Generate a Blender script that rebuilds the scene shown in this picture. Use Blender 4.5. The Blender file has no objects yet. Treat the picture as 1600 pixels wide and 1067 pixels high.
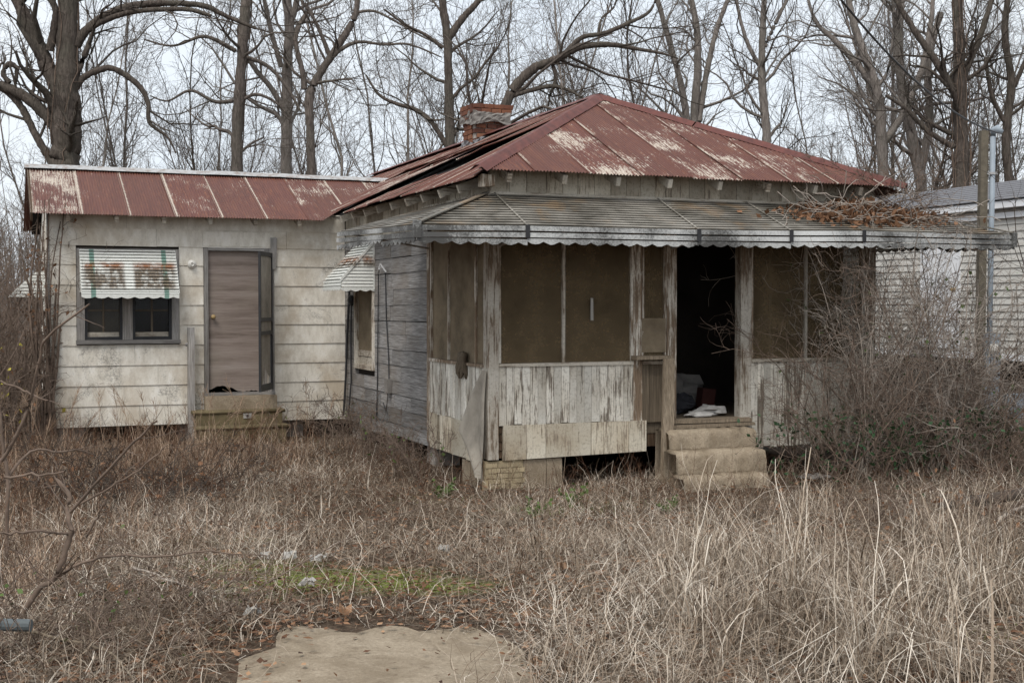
import bpy, math, random
import numpy as np
from mathutils import Matrix, Vector

# ------------------------------------------------------------------ camera, sky, sun, exposure
scene = bpy.context.scene
col = scene.collection
EYE = 1.85
F = 2000.0                                   # focal length in photo pixels (1600 wide)
PITCH = math.atan((533.5 - 478) / F)
cd = bpy.data.cameras.new('camera')
cd.sensor_width = 36; cd.lens = 36 * F / 1600; cd.clip_end = 2000; cd.clip_start = .05
cam = bpy.data.objects.new('camera', cd); col.objects.link(cam)
cam.location = (0, 0, EYE); cam.rotation_euler = (math.pi / 2 - PITCH, 0, 0)
scene.camera = cam

SUN_EL, SUN_AZ = math.radians(54), math.radians(200)
w = bpy.data.worlds.new('World'); scene.world = w; w.use_nodes = True
wn = w.node_tree; wn.nodes.clear()
wo = wn.nodes.new('ShaderNodeOutputWorld')
sky = wn.nodes.new('ShaderNodeTexSky'); sky.sky_type = 'NISHITA'; sky.sun_disc = False
sky.sun_elevation = SUN_EL; sky.sun_rotation = SUN_AZ; sky.dust_density = 4
b1 = wn.nodes.new('ShaderNodeBackground'); b1.inputs['Strength'].default_value = .09
wn.links.new(sky.outputs[0], b1.inputs['Color'])
tc = wn.nodes.new('ShaderNodeTexCoord'); nz = wn.nodes.new('ShaderNodeTexNoise')
nz.inputs['Scale'].default_value = 2.2; nz.inputs['Detail'].default_value = 5
wn.links.new(tc.outputs['Generated'], nz.inputs['Vector'])
rp = wn.nodes.new('ShaderNodeValToRGB')
rp.color_ramp.elements[0].position = .3; rp.color_ramp.elements[0].color = (.79, .86, .94, 1)
rp.color_ramp.elements[1].position = .7; rp.color_ramp.elements[1].color = (.93, .97, 1, 1)
wn.links.new(nz.outputs['Fac'], rp.inputs['Fac'])
b2 = wn.nodes.new('ShaderNodeBackground'); b2.inputs['Strength'].default_value = .86
wn.links.new(rp.outputs[0], b2.inputs['Color'])
mx = wn.nodes.new('ShaderNodeMixShader'); mx.inputs[0].default_value = .85
wn.links.new(b1.outputs[0], mx.inputs[1]); wn.links.new(b2.outputs[0], mx.inputs[2])
wn.links.new(mx.outputs[0], wo.inputs['Surface'])

sl = bpy.data.lights.new('sun', 'SUN'); sl.energy = 1.75; sl.angle = math.radians(28); sl.color = (1, .96, .9)
sun = bpy.data.objects.new('sun', sl); col.objects.link(sun)
sun.rotation_euler = (math.pi / 2 - SUN_EL, 0, math.pi - SUN_AZ)
sun.location = (-6, -10, 20)
scene.view_settings.view_transform = 'Standard'; scene.view_settings.look = 'None'
scene.view_settings.exposure = 0.5; scene.view_settings.gamma = 1
scene.view_settings.use_curve_mapping = False

rng = np.random.default_rng(7); random.seed(7)
TH = math.atan(.4)                            # the house is turned 21.8 degrees
CU, SU = math.cos(TH), math.sin(TH)
HC = (-.223, 12.88)                           # front left porch corner

def at(x, y, Y):                              # a place in the scene from where the photo shows it, at depth Y
    dx = (x - 800) / F; dy = -(y - 533.5) / F
    ry = math.cos(PITCH) + dy * math.sin(PITCH); rz = -math.sin(PITCH) + dy * math.cos(PITCH)
    t = Y / ry
    return np.array([dx * t, Y, EYE + rz * t])
def l2w(a, b, z=0): return np.array([HC[0] + a * CU - b * SU, HC[1] + a * SU + b * CU, z])
def gz(x, y):                                 # ground height
    s = np.clip((np.asarray(y, float) - 7) / 5, 0, 1); s = s * s * (3 - 2 * s)
    x = np.asarray(x, float)
    return .15 * (1 - s) + .018 * np.sin(x * 1.7 + y * .6) * np.sin(y * 1.3 - x * .4) + .008 * np.sin(x * 5.1) * np.sin(y * 4.3)

# ------------------------------------------------------------------ object helpers
def tag(o, label=None, cat=None, group=None, kind=None):
    if label: o['label'] = label
    if cat: o['category'] = cat
    if group: o['group'] = group
    if kind: o['kind'] = kind
    return o
def empty(name, loc=(0, 0, 0), rz=0, parent=None):
    o = bpy.data.objects.new(name, None); col.objects.link(o); o.location = loc; o.rotation_euler = (0, 0, rz)
    o.empty_display_size = .1
    if parent: o.parent = parent
    return o
def fast_mesh(name, V, Fq, mat, parent=None, smooth=False, attrs=None):
    V = np.asarray(V, np.float32); Fq = np.asarray(Fq, np.int32)
    me = bpy.data.meshes.new(name)
    n, k = Fq.shape
    me.vertices.add(len(V)); me.vertices.foreach_set('co', V.ravel())
    me.loops.add(n * k); me.loops.foreach_set('vertex_index', Fq.ravel())
    me.polygons.add(n)
    me.polygons.foreach_set('loop_start', np.arange(0, n * k, k, dtype=np.int32))
    try: me.polygons.foreach_set('loop_total', np.full(n, k, np.int32))
    except Exception: pass
    if attrs:
        for an, av in attrs.items():
            at_ = me.attributes.new(an, 'FLOAT', 'POINT'); at_.data.foreach_set('value', np.asarray(av, np.float32))
    me.update(calc_edges=True)
    if smooth: me.polygons.foreach_set('use_smooth', np.ones(n, bool))
    me.materials.append(mat)
    o = bpy.data.objects.new(name, me); col.objects.link(o)
    if parent: o.parent = parent
    return o
class MB:
    def __init__(s): s.v = []; s.f = []
    def add(s, V, Fc):
        n = len(s.v); s.v += [tuple(map(float, p)) for p in V]; s.f += [tuple(i + n for i in f) for f in Fc]; return s
    def box(s, x0, x1, y0, y1, z0, z1, j=0):
        V = [(x0, y0, z0), (x1, y0, z0), (x1, y1, z0), (x0, y1, z0), (x0, y0, z1), (x1, y0, z1), (x1, y1, z1), (x0, y1, z1)]
        if j: V = [tuple(c + random.uniform(-j, j) for c in p) for p in V]
        return s.add(V, [(0, 3, 2, 1), (4, 5, 6, 7), (0, 1, 5, 4), (1, 2, 6, 5), (2, 3, 7, 6), (3, 0, 4, 7)])
    def hexa(s, V): return s.add(V, [(0, 3, 2, 1), (4, 5, 6, 7), (0, 1, 5, 4), (1, 2, 6, 5), (2, 3, 7, 6), (3, 0, 4, 7)])
    def bar(s, p, q, w, h, up=(0, 0, 1)):
        p, q, up = Vector(p), Vector(q), Vector(up); t = (q - p).normalized()
        sd = t.cross(up)
        if sd.length < 1e-4: sd = Vector((1, 0, 0))
        sd.normalize(); un = sd.cross(t)
        V = []
        for c in (p, q):
            for (i, k) in ((-1, -1), (1, -1), (1, 1), (-1, 1)): V.append(c + sd * (i * w / 2) + un * (k * h / 2))
        return s.add(V, [(3, 2, 1, 0), (4, 5, 6, 7), (0, 1, 5, 4), (1, 2, 6, 5), (2, 3, 7, 6), (3, 0, 4, 7)])
    def tube(s, pts, r, k=8, cap=True):
        pts = [Vector(p) for p in pts]; n = len(pts); rr = r if hasattr(r, '__len__') else [r] * n
        V = []
        for i, p in enumerate(pts):
            t = (pts[min(i + 1, n - 1)] - pts[max(i - 1, 0)]).normalized()
            ref = Vector((0, 0, 1)) if abs(t.z) < .9 else Vector((1, 0, 0))
            a = t.cross(ref).normalized(); b = t.cross(a)
            V += [p + (a * math.cos(2 * math.pi * m / k) + b * math.sin(2 * math.pi * m / k)) * rr[i] for m in range(k)]
        Fc = [(i * k + m, i * k + (m + 1) % k, (i + 1) * k + (m + 1) % k, (i + 1) * k + m) for i in range(n - 1) for m in range(k)]
        if cap: Fc += [tuple(range(k))[::-1], tuple((n - 1) * k + m for m in range(k))]
        return s.add(V, Fc)
    def lathe(s, c, prof, k=12, axis='z'):
        V = []
        for (r, h) in prof:
            for m in range(k):
                ca, sa = math.cos(2 * math.pi * m / k) * r, math.sin(2 * math.pi * m / k) * r
                V.append((c[0] + ca, c[1] + sa, c[2] + h) if axis == 'z' else (c[0] + ca, c[1] - h, c[2] + sa) if axis == 'y' else (c[0] - h, c[1] + ca, c[2] + sa))
        n = len(prof)
        Fc = [(i * k + m, i * k + (m + 1) % k, (i + 1) * k + (m + 1) % k, (i + 1) * k + m) for i in range(n - 1) for m in range(k)]
        Fc += [tuple(range(k))[::-1], tuple((n - 1) * k + m for m in range(k))]
        return s.add(V, Fc)
    def build(s, name, mat, parent=None, smooth=False):
        me = bpy.data.meshes.new(name); me.from_pydata(s.v, [], s.f); me.update()
        me.materials.append(mat)
        if smooth: me.polygons.foreach_set('use_smooth', np.ones(len(me.polygons), bool))
        o = bpy.data.objects.new(name, me); col.objects.link(o)
        if parent: o.parent = parent
        return o
def copy_tree(o, parent=None):
    c = o.copy(); col.objects.link(c); c.parent = parent
    for ch in o.children: copy_tree(ch, c)
    return c

# ------------------------------------------------------------------ materials
class NT:
    def __init__(s, name, rough=.85, spec=.25):
        s.m = bpy.data.materials.new(name); s.m.use_nodes = True; s.t = s.m.node_tree
        s.b = s.t.nodes['Principled BSDF']; s.b.inputs['Roughness'].default_value = rough
        s.b.inputs['Specular IOR Level'].default_value = spec
        s.tc = s.t.nodes.new('ShaderNodeTexCoord'); s.oi = s.t.nodes.new('ShaderNodeObjectInfo')
        s._co = None
    def L(s, a, b): s.t.links.new(a, b)
    def math(s, op, a, b=None, clamp=False):
        n = s.t.nodes.new('ShaderNodeMath'); n.operation = op; n.use_clamp = clamp
        for i, v in enumerate((a, b)):
            if v is None: continue
            if isinstance(v, (int, float)): n.inputs[i].default_value = v
            else: s.L(v, n.inputs[i])
        return n.outputs[0]
    def co(s, scale=(1, 1, 1), shift=True):
        mp = s.t.nodes.new('ShaderNodeMapping'); mp.inputs['Scale'].default_value = scale
        if shift:
            ad = s.t.nodes.new('ShaderNodeVectorMath'); ad.operation = 'ADD'
            mu = s.math('MULTIPLY', s.oi.outputs['Random'], 37.0)
            cx = s.t.nodes.new('ShaderNodeCombineXYZ'); s.L(mu, cx.inputs[0]); s.L(mu, cx.inputs[1]); s.L(mu, cx.inputs[2])
            s.L(s.tc.outputs['Object'], ad.inputs[0]); s.L(cx.outputs[0], ad.inputs[1]); s.L(ad.outputs[0], mp.inputs['Vector'])
        else: s.L(s.tc.outputs['Object'], mp.inputs['Vector'])
        return mp.outputs[0]
    def noise(s, vec, scale=5, detail=5, rough=.6, dist=0):
        n = s.t.nodes.new('ShaderNodeTexNoise'); s.L(vec, n.inputs['Vector'])
        n.inputs['Scale'].default_value = scale; n.inputs['Detail'].default_value = detail
        n.inputs['Roughness'].default_value = rough; n.inputs['Distortion'].default_value = dist
        return n.outputs['Fac']
    def ramp(s, fac, stops):
        r = s.t.nodes.new('ShaderNodeValToRGB'); s.L(fac, r.inputs['Fac'])
        e = r.color_ramp.elements
        while len(e) < len(stops): e.new(.5)
        for k, (p, c) in enumerate(stops):
            e[k].position = p; e[k].color = (c, c, c, 1) if isinstance(c, (int, float)) else (*c, 1)
        return r.outputs[0]
    def mix(s, fac, a, b):
        n = s.t.nodes.new('ShaderNodeMix'); n.data_type = 'RGBA'
        if isinstance(fac, (int, float)): n.inputs[0].default_value = fac
        else: s.L(fac, n.inputs[0])
        for i, v in ((6, a), (7, b)):
            if isinstance(v, tuple): n.inputs[i].default_value = (*v, 1)
            else: s.L(v, n.inputs[i])
        return n.outputs[2]
    def sep(s):
        n = s.t.nodes.new('ShaderNodeSeparateXYZ'); s.L(s.tc.outputs['Object'], n.inputs[0]); return n.outputs
    def band(s, v, lo, hi, soft):      # 1 inside lo..hi
        a = s.t.nodes.new('ShaderNodeMapRange'); a.interpolation_type = 'SMOOTHSTEP'; s.L(v, a.inputs[0])
        a.inputs[1].default_value = lo - soft; a.inputs[2].default_value = lo + soft
        b = s.t.nodes.new('ShaderNodeMapRange'); b.interpolation_type = 'SMOOTHSTEP'; s.L(v, b.inputs[0])
        b.inputs[1].default_value = hi - soft; b.inputs[2].default_value = hi + soft
        return s.math('SUBTRACT', a.outputs[0], b.outputs[0], True)
    def attr(s, name):
        n = s.t.nodes.new('ShaderNodeAttribute'); n.attribute_name = name; return n.outputs['Fac']
    def bump(s, h, strength=.3, dist=.01):
        n = s.t.nodes.new('ShaderNodeBump'); n.inputs['Strength'].default_value = strength; n.inputs['Distance'].default_value = dist
        s.L(h, n.inputs['Height']); s.L(n.outputs[0], s.b.inputs['Normal'])
    def color(s, c):
        if isinstance(c, tuple): s.b.inputs['Base Color'].default_value = (*c, 1)
        else: s.L(c, s.b.inputs['Base Color'])
        return s.m
M = {}
def plain(name, c, rough=.85, var=.25, scale=8, bump=.2):
    n = NT(name, rough); f = n.noise(n.co(), scale, 6, .65)
    lo = tuple(x * (1 - var) for x in c); hi = tuple(min(1, x * (1 + var)) for x in c)
    cc = n.ramp(f, [(.3, lo), (.7, hi)])
    if bump: n.bump(f, bump)
    M[name] = n.color(cc); return M[name]
def wood(name, grain, c0, c1, paint=None, cover=.5, dirt=(.2, .16, .11), dirt_amt=.5, warm=None):
    """weathered board; grain = axis index the fibres run along; paint = colour of what is left of the paint"""
    n = NT(name, .9, .15)
    sc = [22, 22, 22]; sc[grain] = 1.1
    g = n.noise(n.co(tuple(sc)), 2.2, 7, .7, .6)
    sc2 = [60, 60, 60]; sc2[grain] = 1.6
    g2 = n.noise(n.co(tuple(sc2)), 2, 4, .7)
    base = n.ramp(g, [(.28, c0), (.5, tuple((a + b) / 2 for a, b in zip(c0, c1))), (.72, c1)])
    base = n.mix(n.math('MULTIPLY', n.ramp(g2, [(.42, 1.), (.56, 0.)]), .55), base, tuple(x * .45 for x in c0))
    rv = n.math('MULTIPLY_ADD', n.oi.outputs['Random'], .5); rv.node.inputs[2].default_value = .75
    big = n.noise(n.co((1, 1, 1)), 1.3, 4, .6)
    if paint:
        k = n.math('ADD', n.math('MULTIPLY', g, .55), n.math('MULTIPLY', n.noise(n.co(tuple(v ** .6 for v in sc)), 3, 8, .75), .45))
        k = n.math('ADD', k, n.math('MULTIPLY', n.math('SUBTRACT', big, .5), .35))
        k = n.math('ADD', k, n.math('MULTIPLY', n.math('SUBTRACT', n.oi.outputs['Random'], .5), .10))
        msk = n.ramp(k, [(cover - .03, 1.), (cover + .035, 0.)])
        pt = n.mix(n.math('MULTIPLY', n.ramp(big, [(.4, 0.), (.68, 1.)]), dirt_amt), paint, dirt)
        pt = n.mix(n.math('MULTIPLY', n.ramp(n.noise(n.co(), 38, 5, .7), [(.5, 0.), (.68, 1.)]), .45), pt, tuple(x * .4 for x in dirt))
        base = n.mix(msk, base, pt)
    elif dirt_amt:
        base = n.mix(n.math('MULTIPLY', n.ramp(big, [(.42, 0.), (.7, 1.)]), dirt_amt), base, dirt)
    hv = n.t.nodes.new('ShaderNodeHueSaturation'); n.L(base, hv.inputs['Color']); n.L(rv, hv.inputs['Value'])
    n.bump(n.math('ADD', g, n.math('MULTIPLY', g2, .6)), .45, .006)
    M[name] = n.color(hv.outputs[0]); return M[name]

wood('grey_boards', 1, (.125, .119, .114), (.41, .398, .388), None, dirt=(.16, .125, .09), dirt_amt=.55)
wood('grey_post', 2, (.17, .16, .15), (.46, .44, .42), None, dirt=(.16, .13, .1), dirt_amt=.4)
wood('grey_trim', 0, (.17, .16, .15), (.46, .44, .42), None, dirt=(.1, .09, .08), dirt_amt=.5)
wood('plank', 2, (.15, .115, .08), (.34, .28, .21), None, dirt=(.2, .15, .1), dirt_amt=.3)
wood('bead_paint', 2, (.09, .075, .06), (.24, .2, .16), (.70, .67, .60), .54, (.36, .29, .2), .6)
wood('skirt_paint', 2, (.12, .09, .07), (.3, .24, .18), (.60, .55, .45), .565, (.35, .26, .16), .65)
wood('post_paint', 2, (.13, .09, .06), (.27, .2, .14), (.60, .56, .49), .50, (.34, .26, .18), .6)
wood('frieze_paint', 2, (.10, .08, .06), (.24, .2, .16), (.50, .46, .38), .57, (.24, .19, .13), .8)
wood('trim_paint', 0, (.13, .1, .08), (.27, .22, .17), (.52, .48, .41), .55, (.3, .24, .17), .6)
wood('brown_wood', 2, (.05, .032, .02), (.15, .1, .065), None, dirt=(.06, .045, .03), dirt_amt=.5)
wood('brown_board', 2, (.10, .078, .055), (.22, .175, .125), None, dirt=(.1, .08, .06), dirt_amt=.5)

# wide siding of the wing: off-white cement board with stains
n = NT('wing_siding', .85, .2)
f1 = n.noise(n.co((1, 1, 1), False), .9, 6, .65, .4); f2 = n.noise(n.co((3, 3, 1.2)), 3, 6, .7); f3 = n.noise(n.co(), 55, 4, .75)
c = n.ramp(f2, [(.3, (.55, .505, .43)), (.55, (.74, .70, .62)), (.75, (.83, .805, .76))])
c = n.mix(n.math('MULTIPLY', n.ramp(f1, [(.48, 0.), (.64, 1.)]), .7), c, (.42, .335, .235))
f4 = n.noise(n.co((1, 1, 1), False), 1.7, 7, .7, .8)
c = n.mix(n.math('MULTIPLY', n.math('MULTIPLY', n.ramp(f4, [(.55, 0.), (.66, 1.)]), n.ramp(f3, [(.4, 0.), (.6, 1.)])), .85), c, (.13, .12, .11))
c = n.mix(n.math('MULTIPLY', n.ramp(f3, [(.52, 0.), (.7, 1.)]), .25), c, (.25, .22, .18))
n.bump(f3, .12, .004); M['wing_siding'] = n.color(c)

# rusty painted corrugated iron; object x runs across the sheet, y up the slope
def roofmat(name, pale, seed_off):
    n = NT(name, .62, .35); s = n.sep()
    st = n.co((5, .55, 5)); p1 = n.noise(st, 1.5, 8, .72, .3); p2 = n.noise(n.co((9, 1.2, 9)), 3, 8, .75)
    fine = n.noise(n.co((14, 3, 14)), 6, 6, .7); cloud = n.noise(n.co((1, 1, 1)), 1.6, 5, .6)
    c = n.ramp(p1, [(.25, (.055, .021, .017)), (.5, (.108, .036, .027)), (.75, (.14, .054, .041))])
    c = n.mix(n.math('MULTIPLY', n.ramp(p2, [(.5, 0.), (.68, 1.)]), .7), c, (.215, .08, .038))
    c = n.mix(n.math('MULTIPLY', n.ramp(fine, [(.5, 0.), (.72, 1.)]), .4), c, (.07, .026, .022))
    k = n.math('ADD', n.math('MULTIPLY', cloud, .6), n.math('MULTIPLY', fine, .4))
    k = n.math('ADD', k, n.math('MULTIPLY', n.math('SUBTRACT', n.oi.outputs['Random'], .5), .12))
    crest = n.noise(n.co((34, 1.3, 34)), 2, 6, .75)
    k = n.math('ADD', n.math('MULTIPLY', k, .62), n.math('MULTIPLY', crest, .38))
    patch = n.ramp(k, [(.572 - pale, 0.), (.615 - pale, 1.)])
    c = n.mix(n.math('MULTIPLY', n.ramp(crest, [(.5, 0.), (.66, 1.)]), .55), c, (.21, .085, .045))
    edge = n.math('ADD', s[0], n.math('MULTIPLY', n.math('SUBTRACT', n.noise(n.co((3, 9, 3)), 3, 5, .7), .5), .09))
    strip = n.band(edge, -.05, .042, .012)
    if pale: strip = n.math('MULTIPLY', strip, n.ramp(n.noise(n.co((1, 1.4, 1)), 1.1, 4, .6), [(.46, 0.), (.58, 1.)]))
    c = n.mix(n.math('MULTIPLY', n.math('FRACT', n.math('MULTIPLY', n.oi.outputs['Random'], 7.3)), .45), c, (.095, .04, .028))
    galv = n.ramp(fine, [(.3, (.32, .255, .195)), (.6, (.50, .44, .375))])
    c = n.mix(n.math('MAXIMUM', strip, patch), c, galv)
    n.bump(fine, .2, .004); M[name] = n.color(c)
roofmat('roof_iron', 0.0, 0); roofmat('roof_iron_pale', .045, 0)
n = NT('cap_iron', .6, .35); f = n.noise(n.co((3, 3, 3)), 3, 8, .7); M['cap_iron'] = n.color(n.ramp(f, [(.3, (.07, .024, .02)), (.6, (.135, .042, .032)), (.8, (.2, .085, .055))]))
n = NT('galvanised', .5, .5); f = n.noise(n.co((3, 3, 3)), 4, 7, .7); M['galvanised'] = n.color(n.ramp(f, [(.35, (.2, .15, .12)), (.5, (.34, .335, .33)), (.75, (.46, .465, .47))]))
# aluminium awning: white gone grey with black mildew and rust washes
n = NT('awning_metal', .6, .3)
f1 = n.noise(n.co((1, 1, 1), False), 1.1, 5, .6, .3); f2 = n.noise(n.co((1.2, 9, 9), False), 4, 8, .8); f3 = n.noise(n.co((1.2, 1.2, 1.2), False), 1.7, 4, .6, .5)
c = n.ramp(f2, [(.3, (.20, .18, .15)), (.6, (.45, .42, .37))])
k = n.math('ADD', n.math('MULTIPLY', f1, .6), n.math('MULTIPLY', f2, .45))
c = n.mix(n.math('MULTIPLY', n.ramp(k, [(.40, 0.), (.56, 1.)]), .88), c, (.065, .057, .043))
c = n.mix(n.math('MULTIPLY', n.ramp(f3, [(.55, 0.), (.66, 1.)]), .45), c, (.30, .19, .095))
M['awning_metal'] = n.color(c)
n = NT('awning_edge', .6, .3)
f1 = n.noise(n.co((1, 1, 1), False), .8, 3, .6); f2 = n.noise(n.co((6, 6, 6)), 7, 8, .85)
k = n.math('ADD', n.math('MULTIPLY', f1, .75), n.math('MULTIPLY', f2, .5))
M['awning_edge'] = n.color(n.mix(n.ramp(k, [(.54, 0.), (.68, .95)]), n.ramp(f2, [(.3, (.4, .4, .38)), (.7, (.62, .63, .63))]), (.045, .043, .04)))
# window awnings: white with green stripes and rust
def stripes(name, ax, greens, lo, hi, amt, clean=None):
    n = NT(name, .6, .3); s = n.sep()
    f1 = n.noise(n.co((4, 4, 1), False), 2.2, 7, .72, .2); f2 = n.noise(n.co((9, 9, 9), False), 4, 7, .75)
    c = n.ramp(f2, [(.3, (.5, .5, .45)), (.6, (.74, .75, .72))])
    for g in greens: c = n.mix(n.math('MULTIPLY', n.band(s[ax], g - .03, g + .03, .004), .85), c, (.10, .24, .19))
    k = n.math('MULTIPLY', n.band(s[2], lo, hi, .035), n.ramp(f1, [(.36, 0.), (.52, 1.)]))
    if clean: k = n.math('MULTIPLY', k, n.math('SUBTRACT', n.band(s[ax], clean[0], clean[3], .05), n.band(s[ax], clean[1], clean[2], .025), True))
    tone = n.ramp(f2, [(.38, (.05, .04, .03)), (.62, (.2, .14, .09))])
    tone = n.mix(n.band(s[2], hi - .07, hi + .05, .03), tone, (.26, .095, .03))
    c = n.mix(n.math('MULTIPLY', k, amt), c, tone)
    c = n.mix(n.math('MULTIPLY', n.ramp(f2, [(.52, 0.), (.7, 1.)]), .35), c, (.24, .23, .13))
    M[name] = n.color(c)
stripes('wing_awning', 0, (-3.45, -2.53), 2.07, 2.42, .92, (-3.56, -3.05, -2.93, -2.4))
stripes('side_awning', 1, (), 2.36, 2.5, .9)

def concmat(name, k):
    n = NT(name, .92, .15); f1 = n.noise(n.co((1, 1, 1), False), 55, 6, .8); f2 = n.noise(n.co((1, 1, 1), False), 3.2, 7, .7, .6); f3 = n.noise(n.co((1, 1, 1), False), 11, 6, .75)
    q = lambda *c_: tuple(x * k for x in c_)
    c = n.ramp(f1, [(.3, q(.22, .175, .125)), (.55, q(.37, .305, .225)), (.75, q(.46, .40, .32))])
    c = n.mix(n.math('MULTIPLY', n.ramp(f2, [(.42, 0.), (.62, 1.)]), .7), c, q(.2, .155, .105)); c = n.mix(n.math('MULTIPLY', n.ramp(f3, [(.55, 0.), (.68, 1.)]), .6), c, q(.13, .095, .065))
    n.bump(n.math('ADD', f1, f3), .6, .01); M[name] = n.color(c)
concmat('slab', .9); concmat('concrete', 1.0)
plain('mortar', (.33, .3, .27), .95, .3, 20, .5)
plain('pale_brick_panel', (.36, .29, .185), .9, .3, 6, .3)
plain('dark_void', (.012, .011, .01), .95, .3, 3, 0)
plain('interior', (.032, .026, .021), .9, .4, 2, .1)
plain('deck', (.018, .017, .017), .95, .4, 6, .3)
plain('vinyl', (.55, .535, .50), .6, .06, 2, .03)
plain('white_metal', (.76, .77, .79), .5, .06, 3, .03)
plain('shingle', (.15, .15, .16), .95, .3, 30, .4)
plain('pole_wood', (.125, .108, .082), .9, .3, 12, .4)
plain('grey_metal', (.27, .31, .35), .5, .12, 5, .05)
plain('dark_metal', (.03, .03, .032), .5, .3, 5, .05)
plain('pipe', (.10, .115, .12), .5, .2, 8, .1)
plain('porcelain', (.75, .73, .68), .35, .08, 4, 0)
plain('brass', (.35, .25, .12), .4, .2, 6, 0)
plain('flash_grey', (.19, .19, .2), .7, .35, 6, .4)
plain('plastic_grey', (.19, .175, .16), .6, .25, 7, .3)
plain('rag_white', (.55, .53, .5), .9, .2, 6, .3)
plain('rag_grey', (.16, .15, .14), .9, .3, 6, .3)
plain('rag_dark', (.03, .03, .035), .8, .3, 6, .3)
plain('rag_red', (.045, .014, .011), .8, .25, 6, .3)
plain('card', (.24, .17, .10), .9, .2, 4, .2)
plain('paper', (.36, .345, .32), .8, .12, 6, .2)
plain('step_paint', (.14, .112, .062), .85, .35, 5, .3)
plain('vine_pale', (.33, .285, .245), .9, .35, 6, .3)
plain('vine_brown', (.15, .11, .085), .9, .4, 6, .3)
plain('vine_dark', (.07, .055, .045), .9, .4, 6, .3)
plain('leaf_green', (.085, .13, .035), .6, .4, 4, 0)
plain('leaf_ivy', (.025, .06, .022), .5, .4, 4, 0)
plain('leaf_yellow', (.42, .36, .05), .6, .3, 4, 0)
plain('leaf_dead', (.17, .09, .05), .9, .45, 3, 0)
plain('curtain', (.16, .14, .105), .9, .2, 4, .1)
n = NT('plywood_door', .8, .2); s = n.sep()
f1 = n.noise(n.co((.28, .28, 4.2), False), 2.0, 7, .72, 0); f2 = n.noise(n.co((1.2, 1.2, 24), False), 3, 6, .75); f3 = n.noise(n.co((1, 1, 1), False), 2, 4, .6)
c = n.ramp(f1, [(.3, (.12, .092, .078)), (.5, (.24, .195, .17)), (.72, (.33, .285, .26))])
c = n.mix(n.math('MULTIPLY', n.ramp(f2, [(.5, 0.), (.65, 1.)]), .35), c, (.09, .065, .055))
c = n.mix(n.math('MULTIPLY', n.ramp(f3, [(.45, 0.), (.7, 1.)]), .4), c, (.27, .235, .19)); n.bump(f2, .2, .004); M['plywood_door'] = n.color(c)
n = NT('brick', .9, .2); f = n.noise(n.co(), 14, 6, .7)
c1 = n.ramp(n.oi.outputs['Random'], [(0., (.09, .035, .025)), (.5, (.19, .075, .042)), (1., (.28, .13, .075))])
M['brick'] = n.color(n.mix(n.math('MULTIPLY', n.ramp(f, [(.4, 0.), (.7, 1.)]), .6), c1, (.10, .06, .05))); n.bump(f, .5, .008)
def screenmat(name, c, alpha):
    n = NT(name, .9, .1); f = n.noise(n.co((1, 1, 1), False), 2.5, 6, .65); f2 = n.noise(n.co((1, 1, 1), False), 30, 4, .7)
    cc = n.ramp(f, [(.3, tuple(x * .6 for x in c)), (.7, tuple(x * 1.3 for x in c))]); n.color(cc)
    n.L(n.math('ADD', n.math('MULTIPLY', f2, .2), alpha - .1), n.b.inputs['Alpha']); M[name] = n.m
screenmat('screen', (.15, .11, .064), .74); screenmat('screen_pale', (.24, .19, .13), .8); screenmat('torn_screen', (.36, .325, .275), .93)
n = NT('glass', .12, .5); n.color((.02, .02, .02)); n.b.inputs['Alpha'].default_value = .25; M['glass'] = n.m
def bark(name, c0, c1):
    n = NT(name, .95, .1); g = n.noise(n.co((9, 9, 1.6)), 2.5, 7, .7, .5)
    f = n.noise(n.co(), 1.2, 4, .6)
    c = n.ramp(g, [(.3, c0), (.7, c1)]); c = n.mix(n.math('MULTIPLY', n.ramp(f, [(.45, 0.), (.7, 1.)]), .4), c, (.11, .11, .085))
    n.bump(g, .9, .06); M[name] = n.color(c)
bark('bark_dark', (.03, .024, .02), (.17, .14, .12)); bark('bark_mid', (.055, .045, .038), (.25, .21, .185)); bark('bark_pale', (.11, .093, .083), (.34, .3, .27))
def grassmat(name, stops, green):
    n = NT(name, .8, .15); c = n.ramp(n.attr('tone'), stops); c = n.mix(n.attr('green'), c, green); M[name] = n.color(c)
TAN = [(0., (.045, .030, .020)), (.3, (.135, .095, .064)), (.6, (.29, .228, .17)), (.85, (.46, .388, .31)), (1., (.66, .59, .50))]
grassmat('grass_dry', TAN, (.15, .19, .04))
grassmat('sedge', [(0., (.09, .06, .04)), (.4, (.21, .145, .1)), (.75, (.35, .25, .175)), (1., (.47, .35, .26))], (.1, .14, .03))
grassmat('litter', [(0., (.045, .024, .016)), (.4, (.125, .062, .036)), (.75, (.22, .12, .068)), (1., (.36, .22, .13))], (.1, .14, .03))
n = NT('ground', .95, .1)
f1 = n.noise(n.co((1, 1, 1), False), 1.1, 6, .65); f2 = n.noise(n.co((1, 1, 1), False), 22, 7, .75); f3 = n.noise(n.co((1, 1, 1), False), .35, 4, .6)
c = n.ramp(f2, [(.3, (.032, .022, .016)), (.5, (.085, .06, .042)), (.7, (.16, .12, .088))])
c = n.mix(n.math('MULTIPLY', n.ramp(f1, [(.5, 0.), (.7, 1.)]), .5), c, (.09, .055, .036))
c = n.mix(n.math('MULTIPLY', n.attr('moss'), n.ramp(f2, [(.38, 0.), (.52, 1.)])), c, (.15, .19, .03))
n.bump(f2, .8, .02); M['ground'] = n.color(c)

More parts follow.
